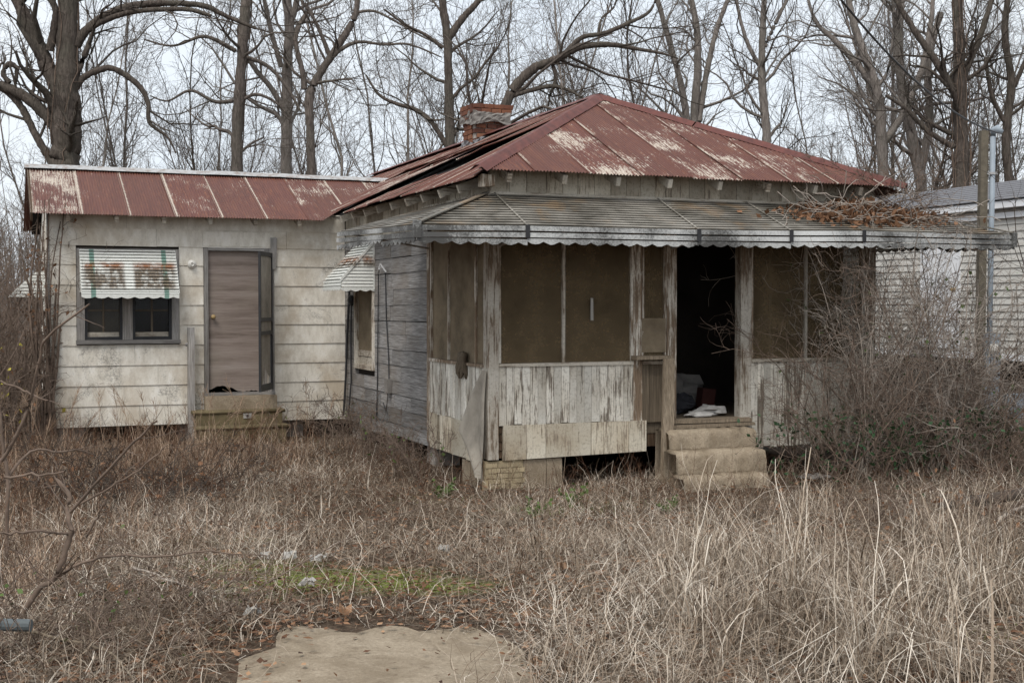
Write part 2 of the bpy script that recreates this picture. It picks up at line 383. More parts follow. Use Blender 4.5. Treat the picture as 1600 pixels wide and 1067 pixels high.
# ------------------------------------------------------------------ ground and walk
xs = np.unique(np.concatenate([np.linspace(-400, -16, 14), np.arange(-16, 16.01, .16), np.linspace(16, 400, 14)]))
ys = np.unique(np.concatenate([np.linspace(-60, 2, 8), np.arange(2, 22, .16), np.linspace(22, 60, 18), np.linspace(60, 700, 10)]))
GX, GY = np.meshgrid(xs, ys); GZ = gz(GX, GY)
MOSS = [(-1.15, 8.0, .75, .42), (-.55, 7.75, .5, .22), (-1.75, 8.5, .5, .3), (2.65, 6.3, .5, .5), (-1.5, 7.4, .35, .2), (.4, 11.4, .7, .5), (-.7, 12.2, .6, .4), (1.2, 11.9, .6, .4), (-2.2, 9.6, .5, .4)]
moss = np.zeros_like(GX)
for (mx_, my_, rx, ry) in MOSS[:3]: moss = np.maximum(moss, np.clip(1.3 - ((GX - mx_) / rx) ** 2 - ((GY - my_) / ry) ** 2, 0, 1))
V = np.stack([GX, GY, GZ], -1).reshape(-1, 3); nx, ny = len(xs), len(ys)
I = (np.arange(ny - 1)[:, None] * nx + np.arange(nx - 1)[None]).ravel()
g = fast_mesh('ground', V, np.stack([I, I + 1, I + nx + 1, I + nx], 1), M['ground'], smooth=True, attrs={'moss': moss.ravel()})
tag(g, kind='structure')

def slab_edge(y): k = max(0, y - 5.4) / 1.3; return -1.30 + .07 * k - .05 * math.sin(y * 3.1) - .06 * math.sin(y * 9.7) + random.uniform(-.04, .04), .16 - .2 * k + .05 * math.sin(y * 2.3) + .05 * math.sin(y * 8.1) + random.uniform(-.04, .04)
mb = MB(); rows = []
for k in range(22):
    y = 2.2 + k * .212; x0, x1 = slab_edge(y)
    if k > 18: x0 += (k - 18) * .05; x1 -= (k - 18) * .06
    rows.append([(x0 + (x1 - x0) * i / 12, y + (.06 * math.sin(i * 1.1) + random.uniform(-.05, .05)) * (k == 21), gz(x0 + (x1 - x0) * i / 12, y) + .014 + .003 * math.sin(i * 2.1 + k)) for i in range(13)])
V = [p for r in rows for p in r]; V += [(p[0], p[1], p[2] - .12) for r in rows for p in r]
Fc = [(k * 13 + i, k * 13 + i + 1, (k + 1) * 13 + i + 1, (k + 1) * 13 + i) for k in range(21) for i in range(12)]
o_ = 22 * 13
Fc += [(21 * 13 + i, 21 * 13 + i + 1, o_ + 21 * 13 + i + 1, o_ + 21 * 13 + i) for i in range(12)]
Fc += [((k + 1) * 13 + e, k * 13 + e, o_ + k * 13 + e, o_ + (k + 1) * 13 + e) for k in range(21) for e in (0, 12)]
tag(mb.add(V, Fc).build('concrete_walk', M['slab']), kind='structure')

# ------------------------------------------------------------------ the house
H = empty('abandoned_house', (HC[0], HC[1], 0), TH)
tag(H, 'derelict wooden house with rusty red iron roof, screened porch and white side wing', 'house')
FL = .63                                       # porch floor
def P(mb, name, mat, parent=H, **k): return mb.build(name, M[mat], parent, **k)
def bx(name, mat, *b, j=0, parent=H): return MB().box(*b, j=j).build(name, M[mat], parent)

# cores: walls that close the rooms
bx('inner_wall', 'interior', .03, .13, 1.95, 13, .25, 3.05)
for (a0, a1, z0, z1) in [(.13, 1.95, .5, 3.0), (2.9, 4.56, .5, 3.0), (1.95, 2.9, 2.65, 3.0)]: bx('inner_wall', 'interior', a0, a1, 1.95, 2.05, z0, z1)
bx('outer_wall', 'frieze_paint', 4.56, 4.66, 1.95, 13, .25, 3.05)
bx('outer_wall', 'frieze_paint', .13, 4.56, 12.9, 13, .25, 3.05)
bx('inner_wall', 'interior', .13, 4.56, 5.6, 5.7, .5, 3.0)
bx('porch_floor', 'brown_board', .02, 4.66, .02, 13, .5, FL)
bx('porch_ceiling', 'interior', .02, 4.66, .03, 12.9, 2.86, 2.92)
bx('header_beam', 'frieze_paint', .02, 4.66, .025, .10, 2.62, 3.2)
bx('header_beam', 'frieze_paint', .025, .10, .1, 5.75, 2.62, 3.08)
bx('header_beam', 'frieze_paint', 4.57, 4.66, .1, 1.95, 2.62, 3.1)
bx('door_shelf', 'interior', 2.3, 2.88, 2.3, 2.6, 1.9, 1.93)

# grey board wall on the left side of the main house, window opening b 4.24..5.12, z 1.05..2.62
z = .22; r = 0
while z < 2.74:
    h = random.uniform(.165, .205); z1 = min(z + h, 2.76)
    ivs = [(1.96, 5.74)]
    if z1 > 1.06 and z < 2.6: ivs = [(1.96, 4.2), (5.16, 5.74)]
    for (b0, b1_) in ivs:
        cuts = [b0]
        while b1_ - cuts[-1] > 1.5: cuts.append(cuts[-1] + random.uniform(.5, 1.9))
        cuts = [c_ for c_ in cuts if c_ < b1_ - .2] + [b1_]
        for q0, q1 in zip(cuts[:-1], cuts[1:]):
            dz0, dz1 = random.uniform(-.006, .006), random.uniform(-.006, .006); t = random.uniform(.018, .028)
            lo = z + (.0 if z > .25 else random.uniform(-.03, .03))
            MB().hexa([(-t, q0 + .003, lo + dz0), (.028, q0 + .003, lo + dz0), (.028, q1 - .003, lo + dz1), (-t, q1 - .003, lo + dz1),
                       (-t + .006, q0 + .003, z1 - .005 + dz0), (.028, q0 + .003, z1 - .005 + dz0), (.028, q1 - .003, z1 - .005 + dz1), (-t + .006, q1 - .003, z1 - .005 + dz1)]).build('siding_board', M['grey_boards'], H)
    z = z1; r += 1
# window in that wall
W1 = empty('side_window', (0, 0, 0), 0, H)
for (b0, b1_, z0, z1) in [(4.2, 4.25, 1.0, 2.62), (5.11, 5.16, 1.0, 2.62)]: bx('casing', 'post_paint', -.045, .03, b0, b1_, z0, z1, parent=W1)
bx('casing', 'trim_paint', -.045, .03, 4.25, 5.11, 2.56, 2.62, parent=W1); bx('sill', 'trim_paint', -.06, .03, 4.25, 5.11, 1.0, 1.06, parent=W1)
bx('sash', 'trim_paint', .0, .025, 4.25, 5.11, 1.06, 1.16, parent=W1); bx('sash', 'trim_paint', -.005, .02, 4.25, 5.11, 1.17, 1.25, parent=W1)
bx('screen_panel', 'screen_pale', .008, .012, 4.25, 5.11, 1.25, 2.56, parent=W1)

# porch posts and mullions
for (a0, a1, b0, b1_, z0, z1, m_) in [(-.035, .085, -.035, .085, .3, 2.66, 'post_paint'), (1.604, 1.71, -.02, .09, .6, 2.66, 'post_paint'), (2.0, 2.116, -.03, .09, .3, 2.66, 'post_paint'),
                                      (2.908, 3.046, -.03, .09, .3, 2.66, 'post_paint'), (4.55, 4.69, -.03, .09, .3, 2.66, 'post_paint'), (-.03, .08, 1.86, 1.955, .3, 2.66, 'post_paint')]:
    bx('porch_post', m_, a0, a1, b0, b1_, z0, z1, j=.004)
for (a0, a1, z0) in [(.086, .112, 1.27), (.79, .822, 1.27), (1.575, 1.603, 1.27), (1.711, 1.735, 1.3), (1.972, 1.999, 1.3), (3.047, 3.072, 1.27), (3.745, 3.775, 1.27), (4.52, 4.549, 1.27)]:
    bx('screen_strip', 'post_paint', a0, a1, -.022, .018, z0, 2.64, j=.004)
for b in (.10, .36, 1.22, 1.82): bx('screen_strip', 'post_paint', -.022, .018, b, b + .026, 1.26, 2.64, j=.004)
for (a0, a1) in [(.085, 1.604), (1.71, 2.0), (3.046, 4.55)]: bx('porch_rail', 'trim_paint', a0, a1, -.045, .06, 1.235, 1.268, j=.003)
bx('porch_rail', 'post_paint', -.045, .06, .086, 1.86, 1.225, 1.258, j=.003)
bx('porch_ledge', 'plank', 1.58, 2.0, -.15, -.03, 1.285, 1.325, j=.004)
# insect screens
def screen(a0, a1, b0, b1_, z0, z1, m_, name='insect_screen'):
    mb = MB(); n_, k_ = 12, 10; V = []; 
    for i in range(n_ + 1):
        for k in range(k_ + 1):
            s_, t_ = i / n_, k / k_; bul = .018 * math.sin(math.pi * s_) * math.sin(math.pi * t_) + random.uniform(-.002, .002)
            a, b = a0 + (a1 - a0) * s_, b0 + (b1_ - b0) * s_
            V.append((a + (bul if b0 != b1_ else 0), b + (bul if a0 != a1 else 0), z0 + (z1 - z0) * t_))
    mb.add(V, [(i * (k_ + 1) + k, (i + 1) * (k_ + 1) + k, (i + 1) * (k_ + 1) + k + 1, i * (k_ + 1) + k + 1) for i in range(n_) for k in range(k_)])
    return mb.build(name, M[m_], H, smooth=True)
for (a0, a1) in [(.085, .79), (.822, 1.6), (1.71, 2.0), (3.05, 3.745), (3.775, 4.55)]: screen(a0, a1, .0, .0, 1.27, 2.63, 'screen')
for (b0, b1_) in [(.125, .36), (.386, 1.22), (1.246, 1.85)]: screen(.0, .0, b0, b1_, 1.26, 2.63, 'screen_pale')
for (b0, b1_) in [(.1, .95), (.98, 1.94)]: screen(4.66, 4.66, b0, b1_, 1.27, 2.63, 'screen')
bx('side_boarding', 'brown_board', 4.64, 4.67, .1, 1.95, .3, 1.27)
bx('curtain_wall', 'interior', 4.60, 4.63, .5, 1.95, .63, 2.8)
screen(1.7, 1.99, -.028, -.028, 1.36, 1.72, 'screen_pale', 'screen_patch')
bx('slit_light', 'paper', 1.115, 1.145, -.012, -.006, 1.70, 1.93, j=.003)  # pale strip painted as the light showing through a slit in the screen
# torn screen draped over the left corner
mb = MB(); V = []; n_, k_ = 14, 16
for k in range(k_ + 1):
    t_ = k / k_; z_ = 1.2 - t_ * 1.12
    wd = .12 + .75 * min(1, t_ * 1.6) * (1 if t_ < .62 else max(.1, 1 - (t_ - .62) * 2.2))
    for i in range(n_ + 1):
        s_ = i / n_; bb = -.05 + wd * s_
        V.append((-.055 - .025 * math.sin(s_ * 9 + t_ * 2) * (.3 + t_) - .03 * t_, bb + .02 * math.sin(t_ * 7), z_ + .05 * s_ * t_))
P(mb.add(V, [(k * (n_ + 1) + i, k * (n_ + 1) + i + 1, (k + 1) * (n_ + 1) + i + 1, (k + 1) * (n_ + 1) + i) for k in range(k_) for i in range(n_)]), 'torn_screen', 'torn_screen', smooth=True)
# bundled rag of torn screen hanging at the side rail
mb = MB()
for q in range(5):
    pts = [(-.05 - .02 * math.sin(q + k), .62 + .035 * q + .02 * math.sin(k * 1.3 + q), 1.36 - k * .055) for k in range(6 - q % 2)]
    mb.tube(pts, [.035, .045, .04, .035, .025, .012][:len(pts)], 7)
P(mb, 'hanging_rag', 'brown_board', smooth=True)

# boarding below the rails: narrow beadboards above, wide skirt boards below
a = .09
while a < 1.6:
    wd = random.uniform(.082, .094); bx('beadboard', 'bead_paint', a, min(a + wd - .004, 1.605), -.022 - random.uniform(0, .005), .015, .645 + random.uniform(-.01, .01), 1.236, j=.0015); a += wd
for a0, a1 in [(1.612, 1.70), (1.704, 1.80), (1.804, 1.995)]: bx('beadboard', 'brown_board', a0, a1, -.016, .015, .62, 1.236, j=.002)
a = 3.05
while a < 4.5:
    wd = random.uniform(.082, .094); bx('beadboard', 'bead_paint', a, min(a + wd - .004, 4.545), -.022 - random.uniform(0, .005), .015, .30 + random.uniform(-.015, .015), 1.236, j=.0015); a += wd
b = .09
while b < 1.84:
    wd = random.uniform(.082, .094); bx('beadboard', 'bead_paint', -.022 - random.uniform(0, .005), .015, b, min(b + wd - .004, 1.855), .64 + random.uniform(-.01, .01), 1.226, j=.0015); b += wd
zb = lambda a_: .285 + .018 * a_
for a0, a1 in [(.135, .385), (.39, .6), (.605, 1.11), (1.118, 1.55), (1.555, 1.7), (1.704, 1.76)]:
    MB().hexa([(a0, -.03, zb(a0)), (a1, -.03, zb(a1)), (a1, .01, zb(a1)), (a0, .01, zb(a0)), (a0, -.03, .642), (a1, -.03, .642), (a1, .01, .642), (a0, .01, .642)]).build('skirt_board', M['skirt_paint'], H)
for b0, b1_ in [(.2, .62), (.625, 1.1), (1.105, 1.5), (1.6, 1.86)]:
    bx('skirt_board', 'skirt_paint', -.03, .01, b0, b1_, .24 + random.uniform(-.02, .02), .636, j=.003)
bx('floor_joist', 'brown_wood', .09, 2.0, .03, .11, .36, .5); bx('floor_joist', 'brown_wood', .03, .1, .11, 5.7, .3, .5); bx('floor_joist', 'brown_wood', 2.0, 4.66, .03, .11, .3, .5)
for k in range(4): bx('rotten_sill', 'brown_wood', -.01, .13, -.005, .03, .31 + k * .082, .385 + k * .082, j=.006)
# foundation panels of brick pattern and the piers
for a0, a1, m_ in [(-.06, .14, 'pale_brick_panel'), (.145, .36, 'pale_brick_panel'), (.365, .62, 'concrete'), (.625, .8, 'concrete')]: bx('foundation_panel', m_, a0, a1, .0, .05, -.08, .283, j=.004)
for k in range(5):
    for q in range(3): bx('brick_face', 'pale_brick_panel', -.05 + q * .135 + (k % 2) * .03, .075 + q * .135 + (k % 2) * .03, -.012, .0, .0 + k * .054, .046 + k * .054)
bx('foundation_panel', 'concrete', -.02, .03, .12, .8, -.08, .22, j=.01)
for (a0, b0) in [(.05, 1.9), (.05, 3.6), (.05, 5.3), (4.3, .1), (4.3, 2), (4.3, 5), (4.3, 9), (2.2, 5), (.05, 9), (.05, 12.5), (4.3, 12.5)]: bx('pier', 'mortar', a0, a0 + .3, b0, b0 + .3, -.1, .5)

# door sill of the porch
bx('threshold', 'plank', 2.02, 3.0, -.13, .06, .60, .638, j=.005); bx('threshold', 'plank', 2.0, 3.02, -.16, .02, .555, .592, j=.005)
# frieze boards under the eaves
a = .0
while a < 4.66:
    wd = random.uniform(.165, .215); bx('frieze_board', 'frieze_paint', a + .002, min(a + wd - .003, 4.68), -.012 - random.uniform(0, .006), .022, 2.9, 3.24, j=.002); a += wd
b = .02
while b < 5.7:
    wd = random.uniform(.165, .215); bx('frieze_board', 'frieze_paint', -.012 - random.uniform(0, .006), .022, b + .002, min(b + wd - .003, 5.72), 2.74, 3.11, j=.002); b += wd
bx('awning_ledger', 'trim_paint', -.03, 4.72, -.045, -.02, 2.945, 2.995); bx('awning_ledger', 'trim_paint', -.045, -.02, -.02, 2.1, 2.945, 2.99)

# ---- roofs
def sheet(O, X, Y, wd, f0, f1, mat, lift=0, name='roof_sheet', parent=H, sag=.004, curl=0):
    X, Y = Vector(X).normalized(), Vector(Y).normalized(); N = X.cross(Y)
    pitch, amp, q = .036, .008, 4
    nc = max(6, int(wd / pitch * q)); V = []; rows = 6; Fc = []
    ph = random.uniform(0, 6); tw = random.uniform(-sag, sag)
    for i in range(nc + 1):
        x = wd * i / nc; y0, y1 = f0(x), max(f0(x) + .01, f1(x))
        for k in range(rows + 1):
            y = y0 + (y1 - y0) * k / rows
            V.append((x, y, amp * math.cos(2 * math.pi * x / pitch) + tw * math.sin(y * 1.5 + ph) + lift * (1 - k / rows) ** 1.5 + curl * (1 - k / rows) ** 3 * (x / wd) ** 2 + random.uniform(-.0007, .0007)))
    for i in range(nc):
        for k in range(rows): Fc.append((i * (rows + 1) + k, (i + 1) * (rows + 1) + k, (i + 1) * (rows + 1) + k + 1, i * (rows + 1) + k + 1))
    o = MB().add(V, Fc).build(name, M[mat], parent, smooth=True)
    m4 = Matrix.Identity(4)
    for c_, vec in enumerate((X, Y, N)):
        for r_ in range(3): m4[r_][c_] = vec[r_]
    m4.translation = Vector(O); o.matrix_local = m4
    return o
RA = 2.33; RZ = 4.42
# front hip: eave b=-.3 z=3.19, hip lines rise to (2.33, 2.345, 4.42)
EA0, EA1, EB = -.24, 4.88, -.3
dyb, dz_ = 2.345 - EB, RZ - 3.185; SL = math.hypot(dyb, dz_); Yf = (0, dyb, dz_)
a = EA0; k = 0
while a < EA1 - .02:
    wd = min(.62, EA1 - a)
    def top(x, a=a):
        q = a + x
        return SL * min((q - EA0) / (RA - EA0), (EA1 - q) / (EA1 - RA), 1)
    sheet((a, EB, 3.185 + .004 * (k % 2)), (1, 0, 0), Yf, wd, lambda x: random.uniform(0, .004), top, 'roof_iron_pale' if 0 < k < 7 else 'roof_iron', sag=.008); a += .598; k += 1
# left slope: eave a=-.3 z=3.1
EL = -.3; dxa, dzl = RA - EL, RZ - 3.10; SLl = math.hypot(dxa, dzl); Yl = (dxa, 0, dzl)
def hipl(b_): return SLl * min(1, max(0, (b_ - EB) / (2.345 - EB)))
ya = lambda a_: (a_ - EL) / dxa * SLl
b = -.3; k = 0
while b < 12.9:
    wd = .62; b1_ = b + wd                      # sheet runs from b1_ towards smaller b
    O = (EL, b1_, 3.10 + .004 * (k % 2)); topf = lambda x, q=b1_: hipl(q - x)
    if b1_ < 1.9: sheet(O, (0, -1, 0), Yl, wd, lambda x: 0, topf, 'roof_iron', sag=.012)
    elif b1_ < 2.3: sheet(O, (0, -1, 0), Yl, wd, lambda x: 0, topf, 'roof_iron', sag=.012)
    elif b1_ < 5.1:                             # slipped sheets: the lower row has dropped and the upper row gapes
        gap_lo = lambda x, q=b1_: ya(.62 - .2 * (q - x - 2.0)); gap_hi = lambda x, q=b1_: ya(.80 - .2 * (q - x - 2.0)) - .05
        sheet((EL - .03, b1_, 3.085 + .006 * (k % 2)), (0, -1, 0), Yl, wd, lambda x: -.03, lambda x, g=gap_lo: g(x) - .12, 'roof_iron', sag=.02, lift=.015)
        sheet((EL, b1_, 3.125 + .01 * (k % 2)), (0, -1, 0), Yl, wd, gap_hi, topf, 'roof_iron', sag=.012, lift=.03 + .035 * (b1_ - 2.0), curl=.03)
    elif b1_ < 7.3:
        val = lambda x, q=b1_: max(0, ((q - x) - 5.45) / 1.75 * ya(1.1))
        sheet(O, (0, -1, 0), Yl, wd, val, topf, 'roof_iron_pale', sag=.012, lift=.05)
    else: sheet(O, (0, -1, 0), Yl, wd, lambda x, q=b1_: ya(1.1) if q < 9.2 else 0, topf, 'roof_iron')
    b += .598; k += 1
# right slope and back, same iron
Yr = (-(EA1 - RA), 0, RZ - 3.12); SLr = math.hypot(EA1 - RA, RZ - 3.12)
b = -.3
while b < 12.9:
    sheet((EA1, b, 3.12), (0, 1, 0), Yr, .62, lambda x: 0, lambda x, q=b: SLr * min(1, max(0.003, (q + x - EB) / (2.345 - EB))), 'roof_iron'); b += .598
# dark deck boards below the iron
off = .045
MB().add([(EL + .3, .02, 3.24), (EA1 - .3, .02, 3.24), (RA, 2.345, RZ - off), (RA, 12.9, RZ - off), (EL + .3, 12.9, 3.2), (EA1 - .3, 12.9, 3.2)],
         [(0, 1, 2), (0, 2, 3, 4), (1, 5, 3, 2), (4, 3, 5)]).build('roof_deck', M['deck'], H)
# hip and ridge caps
def cap(p, q, wd, mat, name='roof_cap', n1=(0, 0, 1), drop=.045):
    p, q = Vector(p), Vector(q); t = (q - p).normalized(); sd = t.cross(Vector(n1)).normalized(); un = sd.cross(t)
    V = []; n_ = 8
    for k in range(n_ + 1):
        c_ = p + (q - p) * (k / n_) + un * random.uniform(-.004, .004)
        for s_, h_ in ((-1, -drop), (-.55, -.004), (-.2, .022), (.2, .022), (.55, -.004), (1, -drop)): V.append(c_ + sd * (s_ * wd / 2) + un * h_)
    return MB().add(V, [(k * 6 + i, k * 6 + i + 1, (k + 1) * 6 + i + 1, (k + 1) * 6 + i) for k in range(n_) for i in range(5)]).build(name, M[mat], H, smooth=False)
def seg(p, q, s0, s1): return tuple(a_ + (b_ - a_) * s0 for a_, b_ in zip(p, q)), tuple(a_ + (b_ - a_) * s1 for a_, b_ in zip(p, q))
hl = ((EA0 - .01, EB - .01, 3.20), (RA, 2.345, RZ + .035)); hr = ((EA1 + .01, EB - .01, 3.20), (RA, 2.345, RZ + .035))
for s0, s1 in ((0, .36), (.35, .72), (.71, 1.0)): cap(*seg(*hl, s0, s1), .2, 'cap_iron')
for s0, s1 in ((0, .3), (.29, .66), (.665, 1.0)): cap(*seg(*hr, s0, s1), .2, 'cap_iron')
for b in np.arange(2.3, 12.6, 1.75): cap((RA, b, RZ + .03), (RA, b + 1.78, RZ + .03), .3, 'cap_iron')
# rafter tails
def tail(p, q, m_='trim_paint'): MB().bar(p, q, .05, .09).build('rafter_tail', M[m_], H)
sf = dz_ / dyb; slf = dzl / dxa
for a_ in np.arange(.12, 4.8, .6): tail((a_, EB + .06, 3.12), (a_, .06, 3.12 + sf * .24))
for b_ in np.arange(.25, 5.5, .6): tail((EL + .05, b_, 3.03), (.05, b_, 3.03 + slf * .22))
bx('eave_block', 'post_paint', -.16, -.02, -.2, -.08, 3.03, 3.14, j=.01)

# ---- wing: front wall b=5.75, a -3.97..0
WB = 5.75; WL = -3.97
zl = [.256, .525, .794, 1.063, 1.331, 1.599, 1.867, 2.134, 2.402, 2.652, 2.885, 3.13]
for k in range(11):
    z0, z1 = zl[k], zl[k + 1]; mid = (z0 + z1) / 2
    ivs = [(WL, -.02)]
    if 1.331 < mid < 2.63: ivs = [(WL, -3.64), (-2.32, -1.995), (-1.03, -.02)]
    elif .6 < mid < 2.65: ivs = [(WL, -1.995), (-1.03, -.02)]
    for (p, q) in ivs:
        cuts = [p]
        while q - cuts[-1] > 1.3: cuts.append(cuts[-1] + random.uniform(.7, 2.0))
        cuts = [c_ for c_ in cuts if c_ < q - .25] + [q]
        for c0, c1 in zip(cuts[:-1], cuts[1:]):
            e = random.uniform(-.003, .003)
            MB().hexa([(c0 + .0015, WB - .022, z0 - .006 + e), (c1 - .0015, WB - .022, z0 - .006 - e), (c1 - .0015, WB, z0 - .006), (c0 + .0015, WB, z0 - .006),
                       (c0 + .0015, WB - .008, z1), (c1 - .0015, WB - .008, z1), (c1 - .0015, WB, z1), (c0 + .0015, WB, z1)]).build('siding_board', M['wing_siding'], H)
bx('siding_board', 'wing_siding', -1.995, -1.03, WB - .018, WB, .53, .655)
bx('siding_board', 'wing_siding', -2.0, -1.03, WB - .03, WB - .023, 2.665, 2.86)     # patch board over the door
bx('corner_board', 'grey_trim', WL - .03, WL - .001, WB - .03, WB + .06, .25, 3.1)
WD = 3.6
bx('wing_wall', 'wing_siding', WL, WL + .08, WB + .06, WB + WD, .25, 2.95); bx('wing_wall', 'wing_siding', WL, 0, WB + WD, WB + WD + .08, .25, 2.95)
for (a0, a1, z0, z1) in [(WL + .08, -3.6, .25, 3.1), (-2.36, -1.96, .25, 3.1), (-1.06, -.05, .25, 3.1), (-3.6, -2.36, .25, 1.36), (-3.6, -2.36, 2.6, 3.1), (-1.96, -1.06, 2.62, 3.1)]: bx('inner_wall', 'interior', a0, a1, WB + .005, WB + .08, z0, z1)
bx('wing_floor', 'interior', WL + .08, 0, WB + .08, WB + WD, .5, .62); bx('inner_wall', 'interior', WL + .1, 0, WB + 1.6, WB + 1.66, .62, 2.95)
for a_ in (-3.85, -2.3, -.9): bx('pier', 'mortar', a_, a_ + .3, WB + .15, WB + .45, -.1, .5); bx('pier', 'mortar', a_, a_ + .3, WB + 3.0, WB + 3.3, -.1, .5)
# wing roof: eave b=5.4 z=3.03, ridge b=7.25 z=3.8
dyw, dzw = 1.85, .77; SLw = math.hypot(dyw, dzw); Yw = (0, dyw, dzw)
a = -4.2; k = 0
while a < 1.0:
    wd = .62
    def low(x, a=a):
        q = a + x
        return 0 if q < -.42 else min(SLw, (q + .42) / 1.5 * SLw)
    sheet((a, 5.4, 3.03 + .004 * (k % 2)), (1, 0, 0), Yw, wd, low, lambda x: SLw, 'roof_iron_pale' if k in (0, 6) else 'roof_iron', sag=.006, curl=.0); a += .598; k += 1
a = -4.2
while a < .8: sheet((a + .6, WB + WD + .3, 3.03), (-1, 0, 0), (0, -2.35, .77), .62, lambda x: 0, lambda x: math.hypot(2.35, .77) , 'roof_iron'); a += .598
cap((-4.24, 7.26, 3.825), (-1.7, 7.26, 3.82), .3, 'galvanised'); cap((-1.75, 7.26, 3.825), (1.1, 7.26, 3.815), .3, 'galvanised')
MB().add([(-4.1, 5.72, 3.105), (1.0, 5.72, 3.105), (1.0, 7.25, 3.74), (-4.1, 7.25, 3.74), (-4.1, 9.6, 2.98), (1.0, 9.6, 2.98)], [(0, 1, 2, 3), (3, 2, 5, 4)]).build('roof_deck', M['deck'], H)
MB().add([(WL, WB, 2.95), (WL, WB + WD, 2.95), (WL, 7.25, 3.68), (WL + .06, WB, 2.95), (WL + .06, WB + WD, 2.95), (WL + .06, 7.25, 3.68)], [(0, 2, 1), (3, 4, 5), (0, 3, 5, 2), (1, 2, 5, 4)]).build('gable', M['wing_siding'], H)
MB().bar((-4.19, 5.42, 2.985), (-4.19, 7.25, 3.74), .03, .11).build('barge_board', M['brown_wood'], H)
for a_ in np.arange(-3.75, -.2, .605): tail((a_, 5.47, 2.985), (a_, WB + .02, 2.985 + .1), 'trim_paint')

# wing window
W2 = empty('wing_window', (0, 0, 0), 0, H)
for a0, a1 in [(-3.635, -3.54), (-2.42, -2.325)]: bx('casing', 'grey_post', a0, a1, WB - .035, WB + .03, 1.40, 2.61, parent=W2, j=.002)
bx('casing', 'grey_post', -3.06, -2.93, WB - .03, WB + .03, 1.40, 2.56, parent=W2, j=.002)
bx('casing', 'grey_trim', -3.54, -2.42, WB - .035, WB + .03, 2.56, 2.612, parent=W2); bx('sill', 'grey_trim', -3.65, -2.31, WB - .06, WB + .03, 1.345, 1.398, parent=W2)
for a0, a1, cu in [(-3.54, -3.06, True), (-2.93, -2.42, False)]:
    for q in [(a0, a0 + .035, 1.40, 2.56), (a1 - .035, a1, 1.40, 2.56), (a0 + .035, a1 - .035, 1.40, 1.44), (a0 + .035, a1 - .035, 2.52, 2.56)]: bx('screen_frame', 'dark_metal', q[0], q[1], WB - .012, WB + .005, q[2], q[3], parent=W2)
    m_ = (a0 + a1) / 2
    bx('sash', 'trim_paint', a0 + .04, a1 - .04, WB + .03, WB + .05, 1.43, 1.50, parent=W2); bx('muntin', 'brown_board', m_ - .012, m_ + .012, WB + .03, WB + .045, 1.50, 2.5, parent=W2)
    for z_ in (1.78, 2.1): bx('muntin', 'brown_board', a0 + .04, a1 - .04, WB + .032, WB + .043, z_, z_ + .02, parent=W2)
    for i in range(2):
        for z0, z1 in ((1.5, 1.78), (1.8, 2.1), (2.12, 2.5)): bx('pane', 'glass', (a0 + .04, m_ + .012)[i], (m_ - .012, a1 - .04)[i], WB + .036, WB + .040, z0, z1, parent=W2)
    if cu: bx('curtain', 'curtain', a0, a1, WB + .1, WB + .11, 1.40, 2.56, parent=W2)
# stepped slat canopy helper: profile from wall to outer edge
def canopy(A0, A1, E0, E1, n_, rib, mat, name, parent, cols=2):
    """A0->A1 along the wall at the top, E0->E1 along the outer edge; horizontal stepped slats between"""
    A0, A1, E0, E1 = map(Vector, (A0, A1, E0, E1)); V = []; prof = []
    for k in range(n_):
        for (dt, hh) in ((0, 0), (.58, .002), (.58, -.004), (.12, -.006), (.12, -rib), (.98, -rib)): prof.append(((k + dt) / n_, hh))
    prof.append((1, 0)); prof.append((1, -rib))
    nn = (A1 - A0).cross(E0 - A0).normalized()
    if nn.z < 0: nn = -nn
    for (t, hh) in prof:
        l, r = A0.lerp(E0, t), A1.lerp(E1, t)
        for c_ in range(cols + 1): V.append(l.lerp(r, c_ / cols) + nn * (hh + random.uniform(-.0012, .0012)))
    m_ = cols + 1
    return MB().add(V, [(k * m_ + i, k * m_ + i + 1, (k + 1) * m_ + i + 1, (k + 1) * m_ + i) for k in range(len(prof) - 1) for i in range(cols)]).build(name, M[mat], parent)
def scallop(p, q, z1, z0, per, amp, mat, parent, name='valance'):
    p, q = Vector(p), Vector(q); Ln = (q - p).length; n_ = max(8, int(Ln / per * 10)); V = []
    sd = (q - p).normalized().cross(Vector((0, 0, 1))) * .003
    for i in range(n_ + 1):
        c_ = p.lerp(q, i / n_); lo = z0 - amp * abs(math.sin(math.pi * i / n_ * Ln / per)) * random.uniform(.85, 1.1)
        for s_ in (-1, 1): V += [(c_.x + sd.x * s_, c_.y + sd.y * s_, z1), (c_.x + sd.x * s_, c_.y + sd.y * s_, lo)]
    Fc = []
    for i in range(n_):
        o0, o1 = i * 4, i * 4 + 4
        Fc += [(o0, o0 + 1, o1 + 1, o1), (o0 + 2, o1 + 2, o1 + 3, o0 + 3), (o0 + 1, o0 + 3, o1 + 3, o1 + 1)]
    return MB().add(V, Fc).build(name, M[mat], parent)
